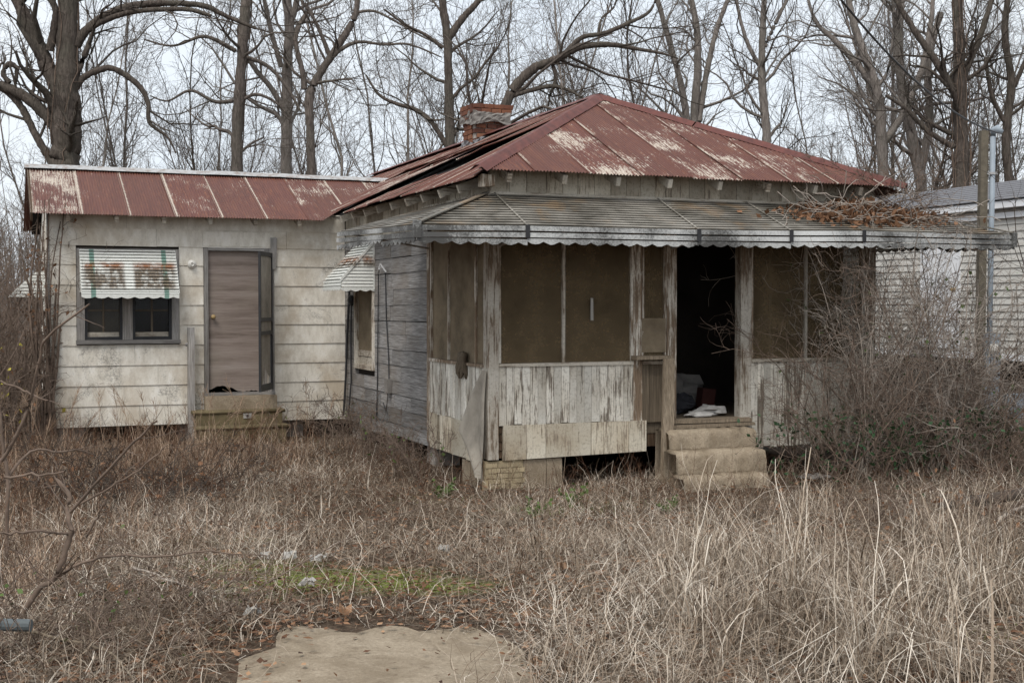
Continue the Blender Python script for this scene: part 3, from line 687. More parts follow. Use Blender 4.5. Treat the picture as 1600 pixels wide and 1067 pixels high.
# awning over the wing window
A2 = empty('window_awning', (0, 0, 0), 0, H)
canopy((-3.6, WB - .03, 2.60), (-2.37, WB - .03, 2.60), (-3.6, 5.33, 2.06), (-2.37, 5.33, 2.06), 13, .02, 'wing_awning', 'slat_canopy', A2, 8)
canopy((-3.6, 5.33, 2.055), (-2.37, 5.33, 2.055), (-3.6, 5.32, 1.995), (-2.37, 5.32, 1.995), 2, .012, 'wing_awning', 'fascia', A2, 8)
scallop((-3.6, 5.32, 0), (-2.37, 5.32, 0), 2.0, 1.968, .165, .022, 'wing_awning', A2)
for a_ in (-3.6, -2.37):
    for k in range(11):
        t0, t1 = k / 11, (k + .9) / 11; z0, z1 = 2.58 - t0 * .56, 2.58 - t1 * .56
        f_ = lambda t: WB - .03 - .4 * t
        MB().add([(a_, WB - .03, z0), (a_, f_(t0), z0), (a_, f_(t1), z1), (a_, WB - .03, z1), (a_ + .006, WB - .03, z0), (a_ + .006, f_(t0), z0), (a_ + .006, f_(t1), z1), (a_ + .006, WB - .03, z1)],
                 [(0, 1, 2, 3), (4, 7, 6, 5), (0, 4, 5, 1), (2, 6, 7, 3), (1, 5, 6, 2)]).build('cheek_slat', M['wing_awning'], A2)
# awning over the window in the grey wall; its cheek faces the front
A3 = empty('window_awning', (0, 0, 0), 0, H)
canopy((-.03, 5.2, 2.67), (-.03, 4.2, 2.67), (-.46, 5.2, 2.19), (-.46, 4.2, 2.19), 12, .02, 'side_awning', 'slat_canopy', A3, 6)
canopy((-.46, 5.2, 2.185), (-.46, 4.2, 2.185), (-.47, 5.2, 2.10), (-.47, 4.2, 2.10), 2, .012, 'side_awning', 'fascia', A3, 6)
scallop((-.47, 5.2, 0), (-.47, 4.2, 0), 2.10, 2.07, .14, .022, 'side_awning', A3)
scallop((-.47, 4.19, 0), (-.02, 4.19, 0), 2.09, 2.06, .13, .022, 'side_awning', A3)
for k in range(13):
    z1, z0 = 2.66 - k * .0435, 2.66 - (k + 1) * .0435 + .004
    e = lambda z_: -.03 - .43 * min(1, (2.67 - z_) / .48)
    V = [(e(z1), 4.195, z1), (-.02, 4.195, z1), (-.02, 4.183, z0), (e(z0), 4.183, z0)]; V += [(p[0], p[1] + .006, p[2]) for p in V]
    MB().add(V, [(0, 3, 2, 1), (4, 5, 6, 7), (2, 3, 7, 6), (0, 1, 5, 4), (1, 2, 6, 5), (3, 0, 4, 7)]).build('cheek_slat', M['side_awning'], A3)
MB().bar((-.035, 4.185, 2.68), (-.475, 4.185, 2.185), .014, .03).build('awning_rib', M['side_awning'], A3); MB().bar((-.03, 4.185, 2.68), (-.03, 4.185, 2.06), .02, .012, (0, 1, 0)).build('awning_rib', M['side_awning'], A3)
# awning at the far left end wall of the wing
A4 = empty('window_awning', (0, 0, 0), 0, H)
canopy((WL - .01, 7.4, 2.45), (WL - .01, 6.3, 2.45), (WL - .5, 7.4, 1.98), (WL - .5, 6.3, 1.98), 12, .02, 'side_awning', 'slat_canopy', A4, 4)
for k in range(11):
    z1, z0 = 2.44 - k * .043, 2.44 - (k + 1) * .043 + .004
    e = lambda z_: WL - .01 - .49 * min(1, (2.45 - z_) / .47)
    V = [(e(z1), 6.3, z1), (WL, 6.3, z1), (WL, 6.29, z0), (e(z0), 6.29, z0)]; V += [(p[0], p[1] + .006, p[2]) for p in V]
    MB().add(V, [(0, 3, 2, 1), (4, 5, 6, 7), (2, 3, 7, 6), (0, 1, 5, 4), (1, 2, 6, 5), (3, 0, 4, 7)]).build('cheek_slat', M['side_awning'], A4)

# big awning round the porch: three sides with hips
A1_ = empty('porch_awning', (0, 0, 0), 0, H)
PA, PBf, ZE, ZT = -1.05, -.9, 2.6, 2.97; PR = 5.87
def ez(a_): return ZE + .006 * (a_ + 1) + .012 * math.sin(a_ * 2.1)
fr = [(None, .03), (.03, 1.87), (1.87, 2.95), (2.95, 3.85), (3.85, None)]
for s0, s1 in fr:
    t0, e0 = (0.0, PA) if s0 is None else (s0, s0); t1, e1 = (4.69, PR) if s1 is None else (s1, s1)
    canopy((t0, -.045, ZT), (t1, -.045, ZT), (e0, PBf, ez(e0)), (e1, PBf, ez(e1)), 13, .04, 'awning_metal', 'slat_panel', A1_, 8)
    for q in range(2):
        z1 = -.005 - q * .062
        MB().hexa([(e0 + .004, PBf - .012 - .008 * q, ez(e0) + z1 - .046), (e1 - .004, PBf - .012 - .008 * q, ez(e1) + z1 - .046), (e1 - .004, PBf + .004, ez(e1) + z1 - .046), (e0 + .004, PBf + .004, ez(e0) + z1 - .046),
                   (e0 + .004, PBf - .004 - .008 * q, ez(e0) + z1), (e1 - .004, PBf - .004 - .008 * q, ez(e1) + z1), (e1 - .004, PBf + .004, ez(e1) + z1), (e0 + .004, PBf + .004, ez(e0) + z1)]).build('fascia', M['awning_edge'], A1_)
    scallop((e0, PBf - .012, 0), (e1, PBf - .012, 0), (ez(e0) + ez(e1)) / 2 - .125, (ez(e0) + ez(e1)) / 2 - .152, .165, .028, 'awning_edge', A1_)
for s_ in (.03, 1.87, 2.95, 3.85):
    MB().bar((s_, -.06, ZT + .012), (s_, PBf - .01, ez(s_) + .002), .018, .006).build('seam_batten', M['awning_metal'], A1_)
    bx('seam_clip', 'dark_metal', s_ - .022, s_ + .022, PBf - .03, PBf - .022, ez(s_) - .12, ez(s_) + .005, parent=A1_)
for sd_, wall, edge, wide in ((-1, -.045, PA, 0), (1, 4.735, PR, 0)):
    for (t0, e0, t1, e1) in ((0, PBf, .22, .22), (.22, .22, 2.02, 2.02)):
        zz = lambda b_: ez(edge) + .03 * max(0, b_ - PBf)
        A_, B_ = (wall, t1, ZT), (wall, t0, ZT); Ea, Eb = (edge, e1, zz(e1)), (edge, e0, zz(e0))
        canopy(A_, B_, Ea, Eb, 13, .04, 'awning_metal', 'slat_panel', A1_, 4)
        for q in range(2):
            z1 = -.005 - q * .066; x0, x1 = sorted((edge + sd_ * (.012 + .008 * q), edge - sd_ * .004))
            MB().hexa([(x0, e0 + .004, zz(e0) + z1 - .046), (x1, e0 + .004, zz(e0) + z1 - .046), (x1, e1 - .004, zz(e1) + z1 - .046), (x0, e1 - .004, zz(e1) + z1 - .046),
                       (x0, e0 + .004, zz(e0) + z1), (x1, e0 + .004, zz(e0) + z1), (x1, e1 - .004, zz(e1) + z1), (x0, e1 - .004, zz(e1) + z1)]).build('fascia', M['awning_edge'], A1_)
        scallop((edge + sd_ * .012, e0, 0), (edge + sd_ * .012, e1, 0), (zz(e0) + zz(e1)) / 2 - .125, (zz(e0) + zz(e1)) / 2 - .15, .14, .028, 'awning_edge', A1_)
    MB().bar((wall, -.045, ZT + .014), (edge, PBf, ez(edge) + .02), .06, .012).build('hip_cap', M['awning_metal'], A1_)
bx('corner_clip', 'awning_edge', PA - .035, PA + .03, PBf - .035, PBf + .02, 2.47, 2.63, parent=A1_); bx('corner_clip', 'awning_edge', PR - .03, PR + .03, PBf - .03, PBf + .02, 2.5, 2.66, parent=A1_)
for a_ in (.1, 2.05, 4.6): MB().tube([(a_, .0, 2.45), (a_, PBf + .03, ez(a_) - .03)], .012, 6).build('awning_brace', M['galvanised'], A1_)
MB().tube([(0, 1.9, 2.5), (PA + .03, 1.9, 2.66)], .012, 6).build('awning_brace', M['galvanised'], A1_)

# chimney with single bricks
CH = bx('chimney', 'mortar', 2.0, 2.63, 6.02, 6.58, 3.9, 4.86)
bm_ = MB().box(-.098, .098, -.046, .046, -.031, .031, j=.003); bme = None
def brick(x, y, z_, rz, sc=1.0):
    global bme
    if bme is None: o = bm_.build('brick', M['brick'], CH); bme = o.data
    else: o = bpy.data.objects.new('brick', bme); col.objects.link(o); o.parent = CH
    o.location = (x + random.uniform(-.006, .006), y + random.uniform(-.006, .006), z_); o.rotation_euler = (0, 0, rz + random.uniform(-.03, .03)); o.scale = (sc, 1, 1)
for k in range(8):
    z_ = 4.18 + k * .074; off_ = .1 * (k % 2); ex = .035 if k == 7 else 0
    for q in range(3): brick(2.1 + q * .208 + off_ * .5 - .03, 6.03 - ex, z_, 0, .96); brick(2.1 + q * .208 + off_ * .5 - .03, 6.57 + ex, z_, 0, .96)
    for q in range(2): brick(2.01 - ex, 6.2 + q * .21 + off_ * .3, z_, math.pi / 2, .96); brick(2.62 + ex, 6.2 + q * .21 + off_ * .3, z_, math.pi / 2, .96)
for k in range(2):
    for q in range(4): brick(2.0 + q * .205 + .05 * k, 5.995, 4.775 + k * .07, 0)
    for q in range(3): brick(1.965, 6.1 + q * .205, 4.775 + k * .07, math.pi / 2); brick(2.665, 6.1 + q * .205, 4.775 + k * .07, math.pi / 2)
CH.scale = (.78, .85, 1.0); CH.location = (2.315 * .22, 6.3 * .15, 0)
def crumple_band(path, z0, z1, mat, name, parent, out=.02, n_=40, k_=5):
    V = []; path = [Vector(p) for p in path]; Ls = [0]
    for p, q in zip(path[:-1], path[1:]): Ls.append(Ls[-1] + (q - p).length)
    for i in range(n_ + 1):
        d = Ls[-1] * i / n_; j_ = max(m for m in range(len(path) - 1) if Ls[m] <= d + 1e-6)
        c_ = path[j_].lerp(path[j_ + 1], min(1, (d - Ls[j_]) / max(1e-6, Ls[j_ + 1] - Ls[j_])))
        for k in range(k_ + 1):
            t = k / k_; r_ = random.uniform(-1, 1)
            V.append((c_.x + random.uniform(-out, out) * .6, c_.y - out * abs(r_), z0(d) + (z1(d) - z0(d)) * t + random.uniform(-.006, .006)))
    return MB().add(V, [(i * (k_ + 1) + k, (i + 1) * (k_ + 1) + k, (i + 1) * (k_ + 1) + k + 1, i * (k_ + 1) + k + 1) for i in range(n_) for k in range(k_)]).build(name, M[mat], parent)
ring = [(1.93, 6.66, 0), (1.93, 5.93, 0), (2.7, 5.93, 0), (2.71, 6.66, 0)]
crumple_band(ring, lambda d: 4.585 + .03 * math.sin(d * 7), lambda d: 4.765 + .02 * math.sin(d * 4), 'plastic_grey', 'plastic_wrap', CH, .035)
crumple_band([(1.94, 6.6, 0), (1.95, 5.95, 0), (2.4, 5.94, 0)], lambda d: 4.12 + .2 * max(0, d - .6), lambda d: 4.33 + .14 * max(0, d - .6) + .03 * math.sin(d * 9), 'flash_grey', 'flashing', CH, .05)

# wing door, casing, screen door
D1 = empty('wing_door', (0, 0, 0), 0, H)
mb = MB(); n_ = 24; V = []
for i in range(n_ + 1):
    x = -1.93 + .735 * i / n_
    lo = .665 + (.075 * max(0, math.sin(i * .21 + .3)) * (1 if i < 13 else .25) + random.uniform(0, .02) if i < 22 else .0)
    for (y, z_) in ((WB + .015, lo), (WB + .015, 2.6), (WB + .05, lo), (WB + .05, 2.6)): V.append((x, y, z_))
Fc = []
for i in range(n_): o0, o1 = i * 4, i * 4 + 4; Fc += [(o0, o1, o1 + 1, o0 + 1), (o0 + 2, o0 + 3, o1 + 3, o1 + 2), (o0, o0 + 2, o1 + 2, o1)]
mb.add(V, Fc).build('door_panel', M['plywood_door'], D1)
MB().lathe((-1.87, WB + .015, 1.70), [(.018, 0), (.028, .008), (.012, .016), (.014, .04), (.03, .05), (.032, .065), (.02, .08)], 12, 'y').build('knob', M['brass'], D1, smooth=True)
for a0, a1 in [(-1.995, -1.935), (-1.19, -1.13)]: bx('casing', 'grey_post', a0, a1, WB - .04, WB + .05, .655, 2.64, parent=D1, j=.002)
bx('casing', 'grey_trim', -1.935, -1.13, WB - .04, WB + .05, 2.605, 2.645, parent=D1); bx('door_sill', 'grey_trim', -2.0, -1.03, WB - .07, WB + .05, .625, .66, parent=D1)
bx('side_board', 'grey_post', -1.13, -1.035, WB - .03, WB + .02, .66, 2.64, parent=D1, j=.002)
bx('loose_board', 'grey_post', -1.08, -1.0, WB - .052, WB - .035, 2.36, 2.79, parent=D1, j=.01)
SD = empty('screen_door', (-1.07, WB - .045, 0), math.radians(-114), H)
for q in [(0, .045, .70, 2.58), (.68, .73, .70, 2.58), (.045, .68, 2.52, 2.58), (.045, .68, .70, .79), (.045, .68, 1.64, 1.69), (.045, .68, 1.46, 1.51)]: bx('door_frame', 'dark_metal', q[0], q[1], -.014, .014, q[2], q[3], parent=SD)
bx('mesh_panel', 'torn_screen', .045, .68, -.003, .003, 1.69, 2.52, parent=SD); bx('mesh_panel', 'torn_screen', .045, .68, -.003, .003, 1.51, 1.64, parent=SD)
mb = MB(); V = [(.06 + .6 * i / 8, -.01 - .03 * math.sin(i * 1.7) * (k / 6), 1.46 - (.55 + .15 * math.sin(i)) * k / 6) for i in range(9) for k in range(7)]
mb.add(V, [(i * 7 + k, (i + 1) * 7 + k, (i + 1) * 7 + k + 1, i * 7 + k + 1) for i in range(8) for k in range(6)]).build('mesh_panel', M['torn_screen'], SD, smooth=True)
# porcelain lamp holder on the wing wall
MB().lathe((-2.153, WB - .015, 2.415), [(.058, 0), (.058, .02), (.045, .03), (.03, .05), (.028, .08), (.02, .08), (.018, .05)], 16, 'y').build('lamp_holder', M['porcelain'], H, smooth=True)
# electrics on the grey wall
def wire(pts, r, mat, name='wire', parent=H, k=5): return MB().tube(pts, r, k).build(name, M[mat], parent)
bx('junction_box', 'plastic_grey', -.085, -.02, 3.4, 3.53, .76, .93, j=.004)
wire([(-.04, 3.62, 2.3), (-.035, 3.6, 1.7), (-.035, 3.5, 1.2), (-.04, 3.47, .93)], .008, 'dark_metal'); wire([(-.05, 3.9, 2.26), (-.045, 3.95, 1.6), (-.04, 4.0, .9), (-.04, 4.05, .35)], .008, 'dark_metal')
wire([(-.09, 3.66, 2.38), (-.12, 3.62, 2.32), (-.06, 3.88, 2.27)], .014, 'galvanised', 'service_bracket'); wire([(-.09, 3.66, 2.38), (-.06, 3.5, 2.27)], .012, 'galvanised', 'service_bracket')
wire([(-.06, 3.44, .78), (-.09, 3.4, .6), (-.07, 3.5, .52), (-.05, 3.7, .62)], .007, 'dark_metal')
wire([(-.035, 5.45, 2.05), (-.05, 5.5, 1.5), (-.06, 5.55, .9), (-.08, 5.62, .3)], .016, 'dark_metal'); MB().lathe((-.03, 5.28, 1.93), [(.07, 0), (.075, .03), (.05, .06), (.02, .07)], 14, 'x').build('meter_socket', M['dark_metal'], H, smooth=True)
wire([(-.05, 5.28, 1.86), (-.06, 5.27, 1.4), (-.05, 5.3, .8), (-.08, 5.35, .3)], .012, 'dark_metal')

# ------------------------------------------------------------------ steps, plank, post
def in_house(name, label, cat, group=None):
    return tag(empty(name, (HC[0], HC[1], 0), TH), label, cat, group)
S = in_house('concrete_steps', 'worn tan concrete steps in front of the open porch doorway', 'steps')
def rounded_step(a0, a1, b0, b1_, z0, z1, par):
    V = []; n_ = 26; prof = [(b1_, z0), (b1_, z1), (b0 + .07, z1), (b0 + .025, z1 - .012), (b0 + .004, z1 - .045), (b0, z1 - .1), (b0 - .012, z0)]
    for i in range(n_ + 1):
        t = i / n_; e = 0 if 0 < i < n_ else .018
        for (b_, z_) in prof: V.append((a0 + (a1 - a0) * t, b_ + random.uniform(-.013, .013) + (e if b_ < b0 + .1 else 0), z_ + random.uniform(-.01, .01) - (e if z_ > z0 + .01 else 0)))
    k = len(prof); Fc = [(i * k + j, i * k + j + 1, (i + 1) * k + j + 1, (i + 1) * k + j) for i in range(n_) for j in range(k - 1)] + [tuple(range(k)), tuple(n_ * k + j for j in range(k))[::-1]]
    return MB().add(V, [f[::-1] for f in Fc]).build('step', M['concrete'], par, smooth=True)
rounded_step(1.87, 2.93, -.34, -.02, -.1, .55, S); rounded_step(1.80, 2.87, -.62, -.34, -.1, .36, S); rounded_step(1.73, 2.74, -.9, -.62, -.1, .14, S)
pl = in_house('weathered_plank', 'tall weathered plank leaning upright beside the porch doorway', 'plank')
MB().hexa([(1.80, -.30, .02), (1.935, -.30, .02), (1.935, -.26, .02), (1.80, -.26, .02), (1.885, -.19, 1.30), (2.01, -.19, 1.30), (2.01, -.155, 1.30), (1.885, -.155, 1.30)]).build('board', M['plank'], pl)
po = in_house('grey_post', 'short grey weathered post standing beside the plywood door', 'post')
MB().box(-2.235, -2.14, 5.56, 5.64, -.05, 1.56, j=.006).build('shaft', M['grey_post'], po); MB().tube([(-2.235, 5.6, 1.33), (-2.26, 5.58, 1.34)], [.03, .012], 7).build('knot', M['grey_post'], po)
WS = in_house('wooden_steps', 'mossy olive painted steps below the plywood door of the wing', 'steps')
for (b0, b1_, z0, z1) in [(5.35, 5.7, -.05, .44), (5.08, 5.35, -.05, .25)]:
    bx('riser', 'step_paint', -2.16, -1.0, b0 + .02, b1_, z0, z1 - .035, parent=WS); MB().tube([(-2.2, b0 + .02, z1 - .02), (-.96, b0 + .02, z1 - .02)], .022, 8).build('nosing', M['step_paint'], WS, smooth=True)
    bx('tread', 'step_paint', -2.2, -.96, b0 + .02, b1_ - .002, z1 - .034, z1, parent=WS)
bx('landing', 'concrete', -2.0, -1.03, 5.56, 5.725, .44, .62, parent=WS)
bx('white_card', 'paper', -1.53, -1.42, 5.36, 5.366, .33, .40, parent=WS); bx('card_mark', 'rag_dark', -1.49, -1.46, 5.354, 5.359, .35, .38, parent=WS)

# rubbish inside the doorway
def blob(name, c, r, mat, label, cat, seed, flat=.6, group=None):
    rs = random.Random(seed); V = []; n_, k_ = 14, 8
    for k in range(k_ + 1):
        ph = math.pi * k / k_
        for i in range(n_):
            a_ = 2 * math.pi * i / n_; q = 1 + .22 * math.sin(3 * a_ + rs.uniform(-1, 1) + k) + rs.uniform(-.16, .16)
            V.append((r[0] * math.sin(ph) * math.cos(a_) * q, r[1] * math.sin(ph) * math.sin(a_) * q, r[2] * (1 + math.cos(ph) * (q if 0 < k < k_ else 1)) * flat))
    Fc = [(k * n_ + i, (k + 1) * n_ + i, (k + 1) * n_ + (i + 1) % n_, k * n_ + (i + 1) % n_) for k in range(k_) for i in range(n_)]
    o = MB().add(V, Fc).build(name, M[mat]); w_ = l2w(*c); o.location = w_; o.rotation_euler = (0, 0, TH); tag(o, label, cat, group); return o
blob('plastic_bag', (2.55, .25, FL), (.16, .11, .05), 'rag_white', 'small crumpled white bag on the porch door sill', 'bag', 1)
blob('cloth_heap', (2.80, .42, FL), (.18, .16, .09), 'rag_white', 'rumpled pale cloth by the black bag in the porch doorway', 'cloth', 2)
blob('rubbish_bag', (2.55, .75, FL), (.2, .18, .18), 'rag_dark', 'black rubbish bag among the junk inside the porch doorway', 'bag', 3)
blob('rubbish_bag', (2.7, 1.15, FL), (.38, .3, .36), 'rag_grey', 'large grey rubbish sack heaped inside the porch doorway', 'bag', 4)
blob('rubbish_bag', (2.3, 1.35, FL), (.32, .3, .26), 'rag_grey', 'slumped grey sack behind the dirty grey cloth inside the porch', 'bag', 5)
blob('cloth_heap', (2.2, .55, FL), (.18, .15, .07), 'plastic_grey', 'dirty grey cloth against the jamb beside the leaning plank', 'cloth', 6)
o = bx('red_container', 'rag_red', -.08, .08, -.08, .08, 0, .28, j=.012, parent=None); o.location = l2w(2.87, .68, FL); o.rotation_euler = (0, .1, TH); tag(o, 'dull red container behind the pale cloth in the doorway', 'container')
o = bx('cardboard_box', 'card', -.2, .2, -.15, .15, 0, .3, j=.015, parent=None); o.location = l2w(2.52, 1.55, 1.12); o.rotation_euler = (.5, .3, TH + .4); tag(o, 'tilted dusty box on top of the junk heap inside the porch', 'box')

# ------------------------------------------------------------------ mobile home on the right (long side faces the house)
T = in_house('mobile_home', 'beige vinyl sided mobile home with a white door behind the vines', 'mobile home')
TA = 9.0; TB0, TB1 = -.5, 12.5
z = 1.14; k = 0
while z < 3.2:
    z1 = min(z + .105, 3.21)
    for (b0, b1_) in ([(TB0, 3.5), (4.4, TB1)] if z < 3.1 else [(TB0, TB1)]):
        MB().hexa([(TA - .022, b0, z), (TA, b0, z), (TA, b1_, z), (TA - .022, b1_, z), (TA - .006, b0, z1), (TA, b0, z1), (TA, b1_, z1), (TA - .006, b1_, z1)]).build('siding_strip', M['vinyl'], T)
    z = z1
bx('body', 'vinyl', TA + .005, TA + 4.2, TB0, TB1, 1.1, 3.25, parent=T)
bx('eave_trim', 'white_metal', TA - .07, TA - .024, TB0 - .05, TB1 + .05, 3.12, 3.2, parent=T); bx('eave_trim', 'white_metal', TA - .16, TA - .07, TB0 - .1, TB1 + .1, 3.26, 3.36, parent=T)
bx('soffit', 'white_metal', TA - .07, TA + .1, TB0 - .1, TB1 + .1, 3.255, 3.275, parent=T); bx('base_trim', 'white_metal', TA - .04, TA - .024, TB0, TB1, 1.06, 1.15, parent=T)
MB().add([(TA - .18, TB0 - .15, 3.37), (TA - .18, TB1 + .15, 3.37), (TA + 2.1, TB1 + .15, 3.92), (TA + 2.1, TB0 - .15, 3.92), (TA + 4.4, TB0 - .15, 3.37), (TA + 4.4, TB1 + .15, 3.37)], [(0, 3, 2, 1), (3, 4, 5, 2), (0, 4, 3), (1, 2, 5)]).build('roof', M['shingle'], T)
for k in range(9):
    t0 = k / 9; x0, z0 = TA - .18 + 2.28 * t0, 3.375 + .55 * t0
    MB().hexa([(x0, TB0 - .15, z0 + .004), (x0 + .25, TB0 - .15, z0 + .064), (x0 + .25, TB1 + .15, z0 + .064), (x0, TB1 + .15, z0 + .004), (x0, TB0 - .15, z0 + .014), (x0 + .25, TB0 - .15, z0 + .068), (x0 + .25, TB1 + .15, z0 + .068), (x0, TB1 + .15, z0 + .014)]).build('shingle_course', M['shingle'], T)
dr = bx('door', 'white_metal', TA - .03, TA + .004, 3.53, 4.37, 1.2, 3.08, parent=T)
for q in [(3.5, 3.53, 1.15, 3.11), (4.37, 4.4, 1.15, 3.11)]: bx('door_frame', 'white_metal', TA - .036, TA + .004, q[0], q[1], q[2], q[3], parent=dr)
bx('door_panel', 'white_metal', TA - .036, TA - .03, 3.66, 4.24, 1.35, 2.0, parent=dr); bx('door_panel', 'white_metal', TA - .036, TA - .03, 3.66, 4.24, 2.15, 2.95, parent=dr)
MB().lathe((TA - .03, 3.62, 2.1), [(.03, 0), (.03, .01), (.012, .02), (.03, .05), (.02, .07)], 10, 'x').build('knob', M['brass'], dr, smooth=True)
bx('chassis', 'dark_void', TA + .3, TA + 3.9, TB0 + .3, TB1 - .3, .75, 1.09, parent=T)
for b_ in (.5, 2.6, 4.7, 6.8, 9):
    for a_ in (TA + .35, TA + 3.3): bx('pier', 'mortar', a_, a_ + .4, b_, b_ + .4, -.1, .75, parent=T)
for k in range(4): bx('block_stack', 'mortar', TA - .9 + .02 * k, TA - .5, 5.1, 5.6, .02 + k * .19, .2 + k * .19, parent=T, j=.01)

# ------------------------------------------------------------------ service pole, meter, cable
pp = at(1530, 480, 16.2)
U = tag(empty('service_pole', (pp[0], 16.2, 0)), 'weathered square service pole with grey conduit and meter box by the mobile home', 'utility pole')
MB().hexa([(-.045, -.06, -.2), (.05, -.06, -.2), (.05, .06, -.2), (-.045, .06, -.2), (-.01, -.05, 4.05), (.08, -.05, 4.05), (.08, .05, 4.05), (-.01, .05, 4.05)]).build('post', M['pole_wood'], U)
MB().tube([(.115, -.03, .5), (.13, -.03, 2.5), (.14, -.03, 3.98)], .034, 10).build('conduit', M['grey_metal'], U, smooth=True)
MB().tube([(.14, -.03, 3.98), (.14, -.05, 4.05), (.17, -.08, 4.07), (.22, -.12, 4.02)], [.035, .05, .05, .03], 10).build('weatherhead', M['grey_metal'], U, smooth=True)
for z_ in (1.7, 2.6, 3.5): bx('strap', 'galvanised', .06, .18, -.072, -.06, z_, z_ + .03, parent=U)
mbx = bx('meter_box', 'grey_metal', .02, .2, -.2, -.08, 1.0, 1.5, parent=U); MB().lathe((.11, -.2, 1.32), [(.065, 0), (.065, .03), (.055, .06), (.03, .075)], 16, 'y').build('meter_dial', M['porcelain'], mbx, smooth=True)
bx('breaker_box', 'grey_metal', .0, .21, -.19, -.08, .55, .97, parent=U); bx('disconnect_box', 'grey_metal', .27, .52, -.19, -.1, .45, .75, parent=U); bx('box_leg', 'pole_wood', .33, .38, -.1, -.04, -.1, .7, parent=U)
p0 = Vector((pp[0] + .2, 16.05, 4.0)); p1 = Vector(at(1290, -30, 10.0)); pts = []
for k in range(25):
    t = k / 24; p = p0.lerp(p1, t); p.z -= .22 * 4 * t * (1 - t); pts.append(p)
o = MB().tube(pts, .010, 6).build('power_cable', M['dark_metal']); tag(o, 'black overhead power cable running up from the service pole', 'cable')
# ------------------------------------------------------------------ vegetation engine (batches of tapered tubes)
def unit(v): return v / np.maximum(1e-9, np.linalg.norm(v, axis=-1, keepdims=True))
def tubes(Pth, R, k=3, jit=0):
    """Pth (m,n,3) R (m,n) -> verts, quads"""
    m, n_, _ = Pth.shape
    Tn = np.empty_like(Pth); Tn[:, 1:-1] = Pth[:, 2:] - Pth[:, :-2]; Tn[:, 0] = Pth[:, 1] - Pth[:, 0]; Tn[:, -1] = Pth[:, -1] - Pth[:, -2]
    Tn = unit(Tn); ref = np.where(np.abs(Tn[..., 2:3]) < .9, np.array([0, 0, 1.]), np.array([1., 0, 0]))
    A = unit(np.cross(Tn, ref)); B = np.cross(Tn, A)
    an = np.arange(k) * 2 * np.pi / k
    V = Pth[:, :, None] + (A[:, :, None] * np.cos(an)[:, None] + B[:, :, None] * np.sin(an)[:, None]) * (R[:, :, None, None] * (1 + (np.random.default_rng(m * n_ + k).uniform(-jit, jit, (m, n_, k, 1)) if jit else 0)))
    idx = np.arange(m * n_ * k).reshape(m, n_, k); nx_ = np.roll(idx, -1, 2)
    Q = np.stack([idx[:, :-1], nx_[:, :-1], nx_[:, 1:], idx[:, 1:]], -1).reshape(-1, 4)
    return V.reshape(-1, 3), Q
def join(parts):
    Vs, Qs, n_ = [], [], 0
    for V, Q in parts: Vs.append(V); Qs.append(Q + n_); n_ += len(V)
    return np.concatenate(Vs), np.concatenate(Qs)
def walk(start, d, length, n_, wob, up, rg):
    """random-walk paths from start (m,3) along d (m,3)"""
    m = len(start); out = np.empty((m, n_, 3)); out[:, 0] = start; d = unit(d)
    st = (np.asarray(length) / (n_ - 1)).reshape(-1, 1) if np.ndim(length) else length / (n_ - 1)
    for j in range(1, n_):
        out[:, j] = out[:, j - 1] + d * st
        d = unit(d + rg.normal(0, wob, (m, 3)) + np.array([0, 0, up]))
    return out
def spawn(Pth, R, per, t0, L0, L1, n_, ang, wob, up, rfac, rmin, rg):
    m, n0, _ = Pth.shape; idx = np.repeat(np.arange(m), per); M_ = len(idx)
    t = rg.uniform(t0, 1, M_) * (n0 - 1); i0 = np.minimum(t.astype(int), n0 - 2); fr_ = (t - i0)[:, None]
    pos = Pth[idx, i0] * (1 - fr_) + Pth[idx, i0 + 1] * fr_; tan = unit(Pth[idx, i0 + 1] - Pth[idx, i0])
    rad = R[idx, i0] * (1 - fr_[:, 0]) + R[idx, i0 + 1] * fr_[:, 0]
    pr = unit(np.cross(tan, rg.normal(0, 1, (M_, 3)))); a_ = np.radians(rg.uniform(ang * .6, ang * 1.3, M_))[:, None]
    d = tan * np.cos(a_) + pr * np.sin(a_)
    Ln = rg.uniform(L0, L1, M_) * (1.15 - .6 * t / (n0 - 1))
    C_ = walk(pos, d, Ln, n_, wob, up, rg)
    r0 = np.maximum(rmin, np.minimum(rad * rfac, rad * .9)); Rr = r0[:, None] * np.linspace(1, .25, n_)[None]
    return C_, np.maximum(Rr, rmin * .6)
def smooth_path(pts, n_, rg, wob=0):
    pts = np.asarray(pts, float); t = np.linspace(0, len(pts) - 1, n_); i = np.clip(t.astype(int), 0, len(pts) - 2); u_ = (t - i)[:, None]
    g_ = lambda k: pts[np.clip(i + k, 0, len(pts) - 1)]
    p0_, p1_, p2_, p3_ = g_(-1), g_(0), g_(1), g_(2)
    o = .5 * (2 * p1_ + (p2_ - p0_) * u_ + (2 * p0_ - 5 * p1_ + 4 * p2_ - p3_) * u_ ** 2 + (3 * p1_ - p0_ - 3 * p2_ + p3_) * u_ ** 3)
    if wob: o[1:-1] += rg.normal(0, wob, (n_ - 2, o.shape[1]))
    return o

